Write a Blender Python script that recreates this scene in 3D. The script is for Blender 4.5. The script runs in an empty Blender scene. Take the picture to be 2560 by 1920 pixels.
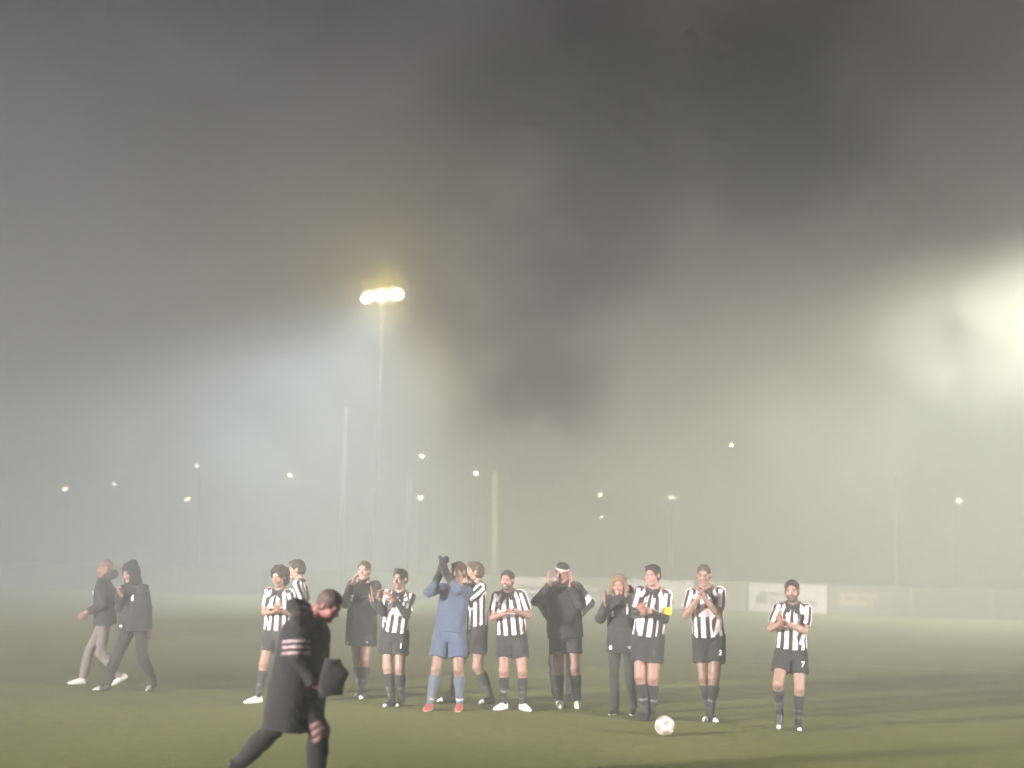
import bpy, bmesh, math, random
import numpy as np
from mathutils import Vector, Matrix
R = math.radians
sc = bpy.context.scene
col = sc.collection
rng = np.random.default_rng(7)
random.seed(7)

# ------------------------------------------------------------------ camera
cam = bpy.data.cameras.new('camera')
cam_ob = bpy.data.objects.new('camera', cam)
col.objects.link(cam_ob)
cam.lens, cam.sensor_width, cam.clip_start, cam.clip_end = 56.25, 36, .1, 1500
cam_ob.matrix_world = Matrix.Translation((0, 0, 2.05)) @ Matrix.Rotation(R(95.78), 4, 'X') @ Matrix.Rotation(R(1.2), 4, 'Z')
cam.dof.use_dof = True
cam.dof.focus_distance = 20.0
cam.dof.aperture_fstop = .75
sc.camera = cam_ob
sc.view_settings.view_transform = 'Standard'
sc.view_settings.look = 'None'
sc.view_settings.exposure = 0

# ------------------------------------------------------------------ object helpers
def tag(o, label=None, cat=None, group=None, kind=None):
    if label: o['label'] = label
    if cat: o['category'] = cat
    if group: o['group'] = group
    if kind: o['kind'] = kind
    return o

def empty(name, loc, rz=0.0):
    o = bpy.data.objects.new(name, None)
    o.empty_display_size = .2
    o.location = loc
    o.rotation_euler = (0, 0, rz)
    col.objects.link(o)
    return o

def link(name, me, m, parent=None):
    o = bpy.data.objects.new(name, me)
    if m is not None: me.materials.append(m)
    col.objects.link(o)
    if parent is not None: o.parent = parent
    return o

def np_mesh(name, v, q, cols=None, smooth=True):
    me = bpy.data.meshes.new(name)
    nv, nq, k = len(v), len(q), q.shape[1]
    me.vertices.add(nv); me.vertices.foreach_set('co', np.ascontiguousarray(v, np.float32).ravel())
    me.loops.add(nq * k); me.loops.foreach_set('vertex_index', np.ascontiguousarray(q, np.int32).ravel())
    me.polygons.add(nq)
    me.polygons.foreach_set('loop_start', np.arange(0, nq * k, k, dtype=np.int32))
    me.polygons.foreach_set('loop_total', np.full(nq, k, np.int32))
    me.polygons.foreach_set('use_smooth', np.full(nq, smooth))
    me.update(calc_edges=True)
    if cols is not None:
        a = me.color_attributes.new('col', 'FLOAT_COLOR', 'POINT')
        c = np.ones((nv, 4), np.float32); c[:, :3] = cols
        a.data.foreach_set('color', c.ravel())
    return me

class MB:
    """collects boxes, tubes and lathes into one mesh"""
    def __init__(s): s.v = []; s.f = []
    def box(s, a, b, rot=None, org=(0, 0, 0)):
        n = len(s.v)
        for x in (a[0], b[0]):
            for y in (a[1], b[1]):
                for z in (a[2], b[2]):
                    p = Vector((x, y, z))
                    if rot is not None: p = rot @ p
                    s.v.append(tuple(p + Vector(org)))
        s.f += [tuple(n + i for i in t) for t in ((0, 1, 3, 2), (4, 6, 7, 5), (0, 4, 5, 1), (2, 3, 7, 6), (0, 2, 6, 4), (1, 5, 7, 3))]
        return s
    def tube(s, pts, radii, seg=12, caps=True):
        n0 = len(s.v); pts = [Vector(p) for p in pts]
        for i, p in enumerate(pts):
            t = (pts[min(i + 1, len(pts) - 1)] - pts[max(i - 1, 0)]).normalized()
            a = t.orthogonal().normalized() if i == 0 else (a - t * a.dot(t)).normalized()
            b = t.cross(a)
            for k in range(seg):
                w = 2 * math.pi * k / seg
                s.v.append(tuple(p + (a * math.cos(w) + b * math.sin(w)) * radii[i]))
        for i in range(len(pts) - 1):
            for k in range(seg):
                k2 = (k + 1) % seg
                s.f.append((n0 + i * seg + k, n0 + i * seg + k2, n0 + (i + 1) * seg + k2, n0 + (i + 1) * seg + k))
        if caps:
            s.f.append(tuple(n0 + k for k in reversed(range(seg))))
            s.f.append(tuple(n0 + (len(pts) - 1) * seg + k for k in range(seg)))
        return s
    def build(s, name, m, parent=None, bevel=0, smooth=False):
        me = bpy.data.meshes.new(name)
        me.from_pydata(s.v, [], s.f); me.update()
        if smooth:
            for p in me.polygons: p.use_smooth = True
        o = link(name, me, m, parent)
        if bevel:
            b = o.modifiers.new('bevel', 'BEVEL'); b.width = bevel; b.segments = 2; b.limit_method = 'ANGLE'
        return o

def text_mesh(name, txt, size, m, parent, loc, rot, extr=.002, bold=0.0, align='CENTER'):
    cu = bpy.data.curves.new(name, 'FONT')
    cu.body, cu.size, cu.extrude, cu.offset = txt, size, extr, bold
    cu.align_x, cu.align_y = align, 'CENTER'
    t = bpy.data.objects.new(name + '_curve', cu); col.objects.link(t)
    dg = bpy.context.evaluated_depsgraph_get()
    me = bpy.data.meshes.new_from_object(t.evaluated_get(dg))
    bpy.data.objects.remove(t); bpy.data.curves.remove(cu)
    me.name = name; me.materials.clear()
    o = link(name, me, m, parent)
    o.matrix_local = Matrix.Translation(loc) @ rot.to_4x4()
    return o

# ------------------------------------------------------------------ materials
def mat_base(name, rough=.8):
    m = bpy.data.materials.new(name); m.use_nodes = True
    nt = m.node_tree; b = nt.nodes['Principled BSDF']
    b.inputs['Roughness'].default_value = rough
    return m, nt, b

def mat_plain(name, c, rough=.7, var=.12, scale=9.0, bump=.0, metal=0.0):
    """base colour broken up by object-space noise"""
    m, nt, b = mat_base(name, rough)
    tc = nt.nodes.new('ShaderNodeTexCoord'); n = nt.nodes.new('ShaderNodeTexNoise')
    n.inputs['Scale'].default_value = scale; n.inputs['Detail'].default_value = 4
    nt.links.new(tc.outputs['Object'], n.inputs['Vector'])
    r = nt.nodes.new('ShaderNodeValToRGB'); nt.links.new(n.outputs['Fac'], r.inputs[0])
    r.color_ramp.elements[0].position, r.color_ramp.elements[1].position = .3, .7
    r.color_ramp.elements[0].color = tuple(x * (1 - var) for x in c) + (1,)
    r.color_ramp.elements[1].color = tuple(min(1, x * (1 + var)) for x in c) + (1,)
    nt.links.new(r.outputs[0], b.inputs['Base Color'])
    b.inputs['Metallic'].default_value = metal
    if bump:
        bp = nt.nodes.new('ShaderNodeBump'); bp.inputs['Strength'].default_value = bump; bp.inputs['Distance'].default_value = .02
        nt.links.new(n.outputs['Fac'], bp.inputs['Height']); nt.links.new(bp.outputs[0], b.inputs['Normal'])
    return m

def mat_attr(name, rough=.8, scale=40.0, bump=.3, var=.1, sheen=0.0, dist=.01):
    """colour from the mesh, broken up by a fine weave / skin noise"""
    m, nt, b = mat_base(name, rough)
    at = nt.nodes.new('ShaderNodeAttribute'); at.attribute_name = 'col'
    tc = nt.nodes.new('ShaderNodeTexCoord'); n = nt.nodes.new('ShaderNodeTexNoise')
    n.inputs['Scale'].default_value = scale; n.inputs['Detail'].default_value = 4
    nt.links.new(tc.outputs['Object'], n.inputs['Vector'])
    mr = nt.nodes.new('ShaderNodeMapRange'); mr.inputs[1].default_value, mr.inputs[2].default_value = .3, .7
    mr.inputs[3].default_value, mr.inputs[4].default_value = 1 - var, 1 + var
    nt.links.new(n.outputs['Fac'], mr.inputs[0])
    mx = nt.nodes.new('ShaderNodeMix'); mx.data_type = 'RGBA'; mx.blend_type = 'MULTIPLY'; mx.inputs[0].default_value = 1
    nt.links.new(at.outputs['Color'], mx.inputs[6]); nt.links.new(mr.outputs[0], mx.inputs[7])
    nt.links.new(mx.outputs[2], b.inputs['Base Color'])
    bp = nt.nodes.new('ShaderNodeBump'); bp.inputs['Strength'].default_value = bump; bp.inputs['Distance'].default_value = dist
    nt.links.new(n.outputs['Fac'], bp.inputs['Height']); nt.links.new(bp.outputs[0], b.inputs['Normal'])
    b.inputs['Sheen Weight'].default_value = sheen
    return m

def mat_glow(name, c, strength):
    m = bpy.data.materials.new(name); m.use_nodes = True
    nt = m.node_tree; nt.nodes.clear()
    o = nt.nodes.new('ShaderNodeOutputMaterial'); e = nt.nodes.new('ShaderNodeEmission')
    e.inputs[0].default_value = (*c, 1); e.inputs[1].default_value = strength
    nt.links.new(e.outputs[0], o.inputs[0])
    m.cycles.emission_sampling = 'NONE'
    return m

SKIN = mat_attr('skin', .55, 60, .15, .06)
CLOTH = mat_attr('cloth', .9, 26, .5, .10, .15, .012)
HAIR = mat_attr('hair', .7, 90, .8, .3, 0, .01)
LEATHER = mat_attr('leather', .45, 50, .2, .08)
WHITE_PRINT = mat_plain('white_print', (.8, .79, .78), .7, .05, 30)
DARK_PRINT = mat_plain('dark_print', (.05, .05, .05), .7, .1, 30)

# ------------------------------------------------------------------ implicit surfaces
class Field:
    def __init__(s, lo, hi, vox):
        s.v = vox; s.lo = np.array(lo, np.float32)
        s.n = np.maximum(np.ceil((np.array(hi) - s.lo) / vox).astype(int) + 1, 4)
        s.f = np.full(s.n, 1.0, np.float32)
        s.ax = [s.lo[i] + vox * np.arange(s.n[i], dtype=np.float32) for i in range(3)]
    def put(s, fn, lo, hi, k=.01, cut=False):
        pad = max(3.5 * s.v, k * 1.2)
        a = np.clip(np.floor((np.array(lo) - pad - s.lo) / s.v).astype(int), 0, s.n)
        b = np.clip(np.ceil((np.array(hi) + pad - s.lo) / s.v).astype(int) + 1, 0, s.n)
        if np.any(b - a < 1): return
        X = s.ax[0][a[0]:b[0], None, None]; Y = s.ax[1][None, a[1]:b[1], None]; Z = s.ax[2][None, None, a[2]:b[2]]
        d = fn(X, Y, Z).astype(np.float32)
        w = s.f[a[0]:b[0], a[1]:b[1], a[2]:b[2]]
        k = max(k, 1e-4)
        if cut:
            d = -d; h = np.clip(.5 - .5 * (d - w) / k, 0, 1)
            w[...] = d * (1 - h) + w * h + k * h * (1 - h)
        else:
            h = np.clip(.5 + .5 * (w - d) / k, 0, 1)
            w[...] = w * (1 - h) + d * h - k * h * (1 - h)
    def cone(s, a, b, ra, rb, k=.012, clip=None, cut=False):
        a = np.asarray(a, float); b = np.asarray(b, float); ba = b - a; L2 = max(ba @ ba, 1e-9)
        r = max(ra, rb)
        def fn(X, Y, Z):
            px, py, pz = X - a[0], Y - a[1], Z - a[2]
            t = np.clip((px * ba[0] + py * ba[1] + pz * ba[2]) / L2, 0, 1)
            d = np.sqrt((px - ba[0] * t) ** 2 + (py - ba[1] * t) ** 2 + (pz - ba[2] * t) ** 2) - (ra + (rb - ra) * t)
            if clip is not None:
                for p, n in clip:
                    d = np.maximum(d, (X - p[0]) * n[0] + (Y - p[1]) * n[1] + (Z - p[2]) * n[2])
            return d
        s.put(fn, np.minimum(a, b) - r, np.maximum(a, b) + r, k, cut)
    def chain(s, pts, rad, k=.012, clip=None):
        for i in range(len(pts) - 1): s.cone(pts[i], pts[i + 1], rad[i], rad[i + 1], k, clip)
    def ell(s, c, r, fr=None, k=.012, cut=False, clip=None):
        """ellipsoid: radii along the rows of the frame fr"""
        c = np.asarray(c, float); fr = np.eye(3) if fr is None else fr
        e = np.sqrt(((fr.T * np.asarray(r)) ** 2).sum(1))
        mr = min(r)
        def fn(X, Y, Z):
            p = [X - c[0], Y - c[1], Z - c[2]]
            q = [p[0] * fr[i][0] + p[1] * fr[i][1] + p[2] * fr[i][2] for i in range(3)]
            k0 = np.sqrt(sum((q[i] / r[i]) ** 2 for i in range(3)))
            k1 = np.sqrt(sum((q[i] / r[i] ** 2) ** 2 for i in range(3)))
            d = k0 * (k0 - 1) / np.maximum(k1, 1e-6)
            if clip is not None:
                for pp, n in clip:
                    d = np.maximum(d, (X - pp[0]) * n[0] + (Y - pp[1]) * n[1] + (Z - pp[2]) * n[2])
            return d
        s.put(fn, c - e, c + e, k, cut)
    def column(s, o, fr, knots, k=.012, grow=0.0, power=2.3):
        """lofted column along fr[2]: knots (u, half width, half depth, depth offset)"""
        o = np.asarray(o, float); kn = np.array(knots, float)
        us, ws, ds, fo = kn.T
        wm, dm = ws.max() + grow, ds.max() + grow + np.abs(fo).max()
        cs = [o + fr[2] * u + fr[0] * a * wm + fr[1] * b * dm for u in (us[0], us[-1]) for a in (-1, 1) for b in (-1, 1)]
        def fn(X, Y, Z):
            p = [X - o[0], Y - o[1], Z - o[2]]
            a = p[0] * fr[0][0] + p[1] * fr[0][1] + p[2] * fr[0][2]
            b = p[0] * fr[1][0] + p[1] * fr[1][1] + p[2] * fr[1][2]
            u = p[0] * fr[2][0] + p[1] * fr[2][1] + p[2] * fr[2][2]
            sh = u.shape; uf = u.ravel()
            w = np.interp(uf, us, ws).reshape(sh) + grow; dd = np.interp(uf, us, ds).reshape(sh) + grow
            b = b - np.interp(uf, us, fo).reshape(sh)
            q = ((np.abs(a) / w) ** power + (np.abs(b) / dd) ** power) ** (1 / power)
            d = (q - 1) * np.minimum(w, dd)
            return np.maximum(d, np.maximum(us[0] - u, u - us[-1]))
        s.put(fn, np.min(cs, 0), np.max(cs, 0), k)
    def nets(s):
        f = s.f; sg = f < 0
        n = np.array(f.shape) - 1
        cnt = np.zeros(n, np.int8)
        for i in (0, 1):
            for j in (0, 1):
                for k in (0, 1):
                    cnt += sg[i:n[0] + i, j:n[1] + j, k:n[2] + k]
        act = (cnt > 0) & (cnt < 8)
        I, J, K = np.nonzero(act)
        idx = np.full(n, -1, np.int32); idx[I, J, K] = np.arange(len(I))
        acc = np.zeros((len(I), 3), np.float32); c = np.zeros(len(I), np.float32)
        cor = {}
        for i in (0, 1):
            for j in (0, 1):
                for k in (0, 1): cor[i, j, k] = f[I + i, J + j, K + k]
        for ax in range(3):
            for u in (0, 1):
                for w in (0, 1):
                    p0 = [0, 0, 0]; o1, o2 = [x for x in range(3) if x != ax]
                    p0[o1], p0[o2] = u, w; p1 = list(p0); p1[ax] = 1
                    a, b = cor[tuple(p0)], cor[tuple(p1)]
                    m = (a < 0) != (b < 0)
                    t = np.where(m, a / np.where(m, a - b, 1), 0)
                    q = np.zeros((len(I), 3), np.float32); q[:, o1] = u; q[:, o2] = w; q[:, ax] = t
                    acc += q * m[:, None]; c += m
        v = (np.stack([I, J, K], 1) + acc / c[:, None]) * s.v + s.lo
        quads = []
        for ax in range(3):
            o1, o2 = [(1, 2), (2, 0), (0, 1)][ax]
            a = [slice(1, -1)] * 3; a[ax] = slice(0, -1)
            b = list(a); b[ax] = slice(1, None)
            s0, s1 = sg[tuple(a)], sg[tuple(b)]
            P = np.array(np.nonzero(s0 != s1)).T
            off = np.ones(3, int); off[ax] = 0
            P = P + off
            flip = sg[P[:, 0], P[:, 1], P[:, 2]]
            e1 = np.zeros(3, int); e1[o1] = 1; e2 = np.zeros(3, int); e2[o2] = 1
            g = lambda d: idx[tuple((P - d).T)]
            q = np.stack([g(e1 + e2), g(e2), g(0 * e1), g(e1)], 1)
            q[~flip] = q[~flip][:, ::-1]
            quads.append(q)
        q = np.concatenate(quads)
        return v, q[(q >= 0).all(1)]

_T = rng.random((32, 32, 32)).astype(np.float32) * 2 - 1
def vnoise(p, scale, seed=0):
    p = np.asarray(p, np.float32) / scale + seed * 7.31
    i = np.floor(p).astype(int); t = p - i; t = t * t * (3 - 2 * t)
    o = 0
    for a in (0, 1):
        for b in (0, 1):
            for c in (0, 1):
                w = (t[:, 0] if a else 1 - t[:, 0]) * (t[:, 1] if b else 1 - t[:, 1]) * (t[:, 2] if c else 1 - t[:, 2])
                o = o + w * _T[(i[:, 0] + a) & 31, (i[:, 1] + b) & 31, (i[:, 2] + c) & 31]
    return o

def vnormals(v, q):
    n = np.cross(v[q[:, 2]] - v[q[:, 0]], v[q[:, 3]] - v[q[:, 1]])
    o = np.zeros_like(v)
    for i in range(4): np.add.at(o, q[:, i], n)
    return o / np.maximum(np.linalg.norm(o, axis=1, keepdims=True), 1e-9)

def nrm(v):
    v = np.asarray(v, float); return v / max(np.linalg.norm(v), 1e-9)
POSES = {
  'p1': ((-5.672, 22.606), {'pel': (0.053, 0.0, 0.791), 'neck': (-0.001, 0.0, 1.473), 'head': (0.025, -0.02, 1.619), 'wb': (-0.135, -0.24, 1.013), 'eb': (-0.012, -0.22, 1.108), 'wa': (0.028, 0.2, 0.976), 'ea': (0.061, 0.2, 1.117), 'kna': (-0.146, 0.1, 0.421), 'aa': (-0.165, 0.1, 0.116), 'knb': (0.211, -0.1, 0.442), 'ab': (0.314, -0.08, 0.141), 'ta': (-0.418, 0.08, 0.03), 'tb': (0.213, -0.1, 0.036)}),
  'p2': ((-5.113, 21.895), {'pel': (0.078, 0.0, 0.812), 'neck': (0.04, 0.0, 1.419), 'head': (-0.012, -0.04, 1.58), 'wa': (-0.075, -0.22, 1.283), 'ea': (-0.124, -0.05, 1.105), 'wb': (0.27, -0.02, 0.844), 'eb': (0.252, 0.06, 1.109), 'kna': (-0.129, -0.12, 0.415), 'aa': (-0.267, -0.05, 0.11), 'knb': (0.285, 0.0, 0.415), 'ab': (0.33, 0.05, 0.103), 'ta': (-0.391, -0.14, 0.03), 'tb': (0.293, -0.06, 0.032)}),
  'p3': ((-2.998, 20.737), {'pel': (0.055, 0.0, 0.89), 'neck': (0.065, 0.0, 1.451), 'head': (0.057, -0.05, 1.599), 'wa': (0.047, -0.26, 1.165), 'ea': (-0.101, -0.08, 1.134), 'wb': (0.13, -0.24, 1.176), 'eb': (0.301, -0.02, 1.11), 'kna': (-0.059, -0.14, 0.493), 'aa': (-0.121, -0.1, 0.097), 'knb': (0.174, -0.05, 0.471), 'ab': (0.218, 0.1, 0.076), 'ta': (-0.277, -0.22, 0.03), 'tb': (0.196, -0.1, 0.033)}),
  'p4': ((-2.852, 21.91), {'pel': (0.047, 0.0, 0.938), 'neck': (0.021, 0.0, 1.53), 'head': (-0.027, 0.0, 1.675), 'wa': (-0.127, 0.12, 1.091), 'ea': (0.054, 0.1, 1.15), 'wb': (-0.132, -0.12, 1.111), 'eb': (0.07, -0.15, 1.16), 'kna': (0.002, 0.05, 0.479), 'aa': (0.026, 0.05, 0.105), 'knb': (0.08, -0.05, 0.487), 'ab': (0.142, -0.1, 0.12), 'ta': (-0.105, -0.05, 0.042), 'tb': (-0.016, 0.1, 0.03)}),
  'p5': ((-1.955, 21.626), {'pel': (0.016, 0.0, 0.944), 'neck': (0.025, 0.0, 1.539), 'head': (0.023, -0.03, 1.683), 'wa': (-0.105, -0.2, 1.493), 'ea': (-0.193, -0.1, 1.266), 'wb': (0.163, -0.28, 1.301), 'eb': (0.253, -0.04, 1.189), 'kna': (-0.028, 0.0, 0.467), 'aa': (-0.001, 0.12, 0.072), 'knb': (0.102, -0.15, 0.48), 'ab': (0.057, -0.1, 0.083), 'ta': (-0.026, 0.0, 0.03), 'tb': (0.055, -0.24, 0.033)}),
  'p6': ((-1.446, 20.664), {'pel': (0.012, 0.0, 0.875), 'neck': (0.072, 0.0, 1.454), 'head': (0.065, -0.03, 1.602), 'wa': (-0.171, -0.25, 1.351), 'ea': (-0.147, -0.1, 1.164), 'wb': (0.03, -0.3, 1.341), 'eb': (0.225, -0.12, 1.208), 'kna': (-0.161, -0.2, 0.513), 'aa': (0.035, -0.05, 0.184), 'knb': (0.131, -0.1, 0.511), 'ab': (0.134, 0.0, 0.162), 'ta': (-0.068, -0.25, 0.061), 'tb': (0.09, -0.2, 0.03)}),
  'p7': ((-0.738, 20.267), {'pel': (0.027, 0.0, 0.937), 'neck': (0.082, 0.0, 1.555), 'head': (0.114, -0.02, 1.711), 'wa': (-0.112, -0.12, 1.668), 'ea': (-0.206, -0.1, 1.412), 'wb': (-0.028, -0.2, 1.661), 'eb': (0.127, -0.28, 1.518), 'kna': (-0.098, -0.12, 0.562), 'aa': (-0.195, -0.08, 0.164), 'knb': (0.18, -0.12, 0.558), 'ab': (0.177, -0.02, 0.136), 'ta': (-0.251, -0.26, 0.033), 'tb': (0.147, -0.24, 0.03)}),
  'p8': ((-0.429, 21.181), {'pel': (0.036, 0.0, 0.946), 'neck': (0.022, 0.0, 1.565), 'head': (-0.013, -0.02, 1.705), 'wa': (-0.147, 0.02, 1.571), 'ea': (-0.082, 0.12, 1.381), 'wb': (-0.112, -0.14, 1.565), 'eb': (-0.074, -0.18, 1.355), 'kna': (-0.212, 0.05, 0.523), 'aa': (-0.308, 0.05, 0.143), 'knb': (0.094, -0.1, 0.54), 'ab': (0.17, -0.08, 0.155), 'ta': (-0.44, 0.02, 0.03), 'tb': (0.101, -0.14, 0.031)}),
  'p9': ((0.053, 20.469), {'pel': (0.013, 0.0, 0.927), 'neck': (-0.044, 0.0, 1.493), 'head': (-0.062, -0.04, 1.62), 'wa': (-0.103, -0.27, 1.202), 'ea': (-0.239, -0.06, 1.135), 'wb': (0.071, -0.26, 1.23), 'eb': (0.179, -0.1, 1.215), 'kna': (-0.069, -0.1, 0.533), 'aa': (-0.056, 0.0, 0.117), 'knb': (0.201, -0.16, 0.572), 'ab': (0.184, -0.08, 0.179), 'ta': (-0.179, -0.15, 0.03), 'tb': (0.251, -0.2, 0.054)}),
  'p10': ((0.694, 20.895), {'pel': (0.06, 0.0, 0.984), 'neck': (0.024, 0.0, 1.574), 'head': (0.004, -0.06, 1.719), 'wa': (-0.158, -0.22, 1.565), 'ea': (-0.29, -0.12, 1.366), 'wb': (0.108, -0.26, 1.566), 'eb': (0.272, -0.12, 1.336), 'kna': (-0.017, -0.1, 0.535), 'aa': (-0.002, 0.0, 0.117), 'knb': (0.187, -0.12, 0.561), 'ab': (0.23, 0.02, 0.17), 'ta': (0.014, -0.2, 0.03), 'tb': (0.238, -0.18, 0.083)}),
  'p11': ((0.741, 21.824), {'pel': (0.019, -0.0, 0.974), 'neck': (0.019, 0.0, 1.58), 'head': (0.017, 0.0, 1.703), 'wa': (-0.179, -0.05, 1.095), 'ea': (-0.234, 0.05, 1.267), 'wb': (0.249, -0.1, 1.159), 'eb': (0.295, 0.0, 1.263), 'kna': (-0.13, -0.05, 0.51), 'aa': (-0.068, 0.0, 0.12), 'knb': (0.117, -0.05, 0.515), 'ab': (0.122, 0.05, 0.119), 'ta': (-0.093, -0.18, 0.03), 'tb': (0.127, -0.15, 0.042)}),
  'p12': ((1.398, 20.188), {'pel': (0.041, 0.0, 0.911), 'neck': (0.019, 0.0, 1.471), 'head': (-0.007, -0.05, 1.596), 'wa': (-0.18, -0.25, 1.352), 'ea': (-0.227, -0.08, 1.206), 'wb': (0.18, -0.25, 1.393), 'eb': (0.238, -0.05, 1.215), 'kna': (-0.048, -0.08, 0.472), 'aa': (-0.016, 0.02, 0.092), 'knb': (0.126, -0.08, 0.476), 'ab': (0.201, 0.06, 0.122), 'ta': (-0.101, -0.16, 0.03), 'tb': (0.167, -0.14, 0.053)}),
  'p13': ((1.724, 19.609), {'pel': (-0.011, 0.0, 1.008), 'neck': (0.06, 0.0, 1.587), 'head': (0.03, -0.04, 1.733), 'wa': (-0.105, -0.27, 1.277), 'ea': (-0.166, -0.08, 1.239), 'wb': (-0.009, -0.27, 1.298), 'eb': (0.223, -0.06, 1.203), 'kna': (-0.132, -0.12, 0.565), 'aa': (-0.037, 0.02, 0.112), 'knb': (0.082, -0.1, 0.577), 'ab': (0.054, 0.06, 0.11), 'ta': (-0.055, -0.2, 0.03), 'tb': (0.008, -0.14, 0.03)}),
  'p14': ((2.46, 19.644), {'pel': (-0.006, 0.0, 1.036), 'neck': (-0.05, 0.0, 1.609), 'head': (-0.082, -0.06, 1.75), 'wa': (-0.18, -0.25, 1.451), 'ea': (-0.289, -0.12, 1.271), 'wb': (-0.079, -0.25, 1.453), 'eb': (0.13, -0.1, 1.303), 'kna': (-0.091, -0.06, 0.559), 'aa': (-0.017, 0.04, 0.122), 'knb': (0.075, -0.12, 0.572), 'ab': (0.075, 0.0, 0.123), 'ta': (-0.067, -0.18, 0.03), 'tb': (0.076, -0.22, 0.033)}),
  'p15': ((3.321, 18.899), {'pel': (0.004, 0.0, 0.84), 'neck': (0.026, 0.0, 1.461), 'head': (0.004, -0.04, 1.597), 'wa': (-0.169, -0.27, 1.22), 'ea': (-0.233, -0.1, 1.15), 'wb': (-0.074, -0.28, 1.213), 'eb': (0.168, -0.12, 1.146), 'kna': (-0.193, -0.18, 0.502), 'aa': (-0.052, 0.12, 0.192), 'knb': (0.103, -0.08, 0.499), 'ab': (0.077, -0.02, 0.118), 'ta': (-0.141, -0.02, 0.031), 'tb': (0.069, -0.22, 0.03)}),
  'p0': ((-1.767, 13.5), {'pel': (0.048, 0.0, 0.897), 'neck': (0.11, 0.0, 1.449), 'head': (0.283, -0.02, 1.527), 'wa': (0.198, -0.22, 0.886), 'ea': (-0.018, -0.22, 1.163), 'wb': (0.179, 0.22, 0.888), 'eb': (0.0, 0.24, 1.084), 'kna': (0.223, -0.12, 0.489), 'aa': (0.209, -0.1, 0.121), 'knb': (-0.244, 0.1, 0.461), 'ab': (-0.483, 0.1, 0.154), 'ta': (0.387, -0.12, 0.086), 'tb': (-0.372, 0.12, 0.036)}),
}
# ------------------------------------------------------------------ people
WHITE = np.array((.85, .775, .78)); INK = np.array((.030, .024, .024)); BLACK = np.array((.022, .022, .023))
UP = np.array((0, 0, 1.0))

def ik(a, t, l1, l2, hint):
    a, t, hint = (np.asarray(x, float) for x in (a, t, hint))
    d = t - a; L = np.linalg.norm(d)
    mx = (l1 + l2) * .995
    if L > mx: t = a + d / L * mx; d = t - a; L = mx
    e = d / L
    x = (l1 * l1 - l2 * l2 + L * L) / (2 * L); y = math.sqrt(max(l1 * l1 - x * x, 0))
    h = hint - a; h = h - e * (h @ e)
    if np.linalg.norm(h) < 1e-4: h = np.cross(e, (1, 0, 0))
    return a + e * x + nrm(h) * y, t

def rot_frame(fr, yaw, pitch, roll):
    """turn a frame (side, forward, up rows): yaw to image right, pitch down, roll"""
    m = Matrix((fr[0], fr[1], fr[2])).transposed()
    m = m @ Matrix.Rotation(yaw, 3, 'Z') @ Matrix.Rotation(-pitch, 3, 'X') @ Matrix.Rotation(roll, 3, 'Y')
    return np.array(m.transposed())

def yaw_frame(y):
    return np.array([(math.cos(y), math.sin(y), 0), (math.sin(y), -math.cos(y), 0), (0, 0, 1.0)])

class Skel: pass

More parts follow.
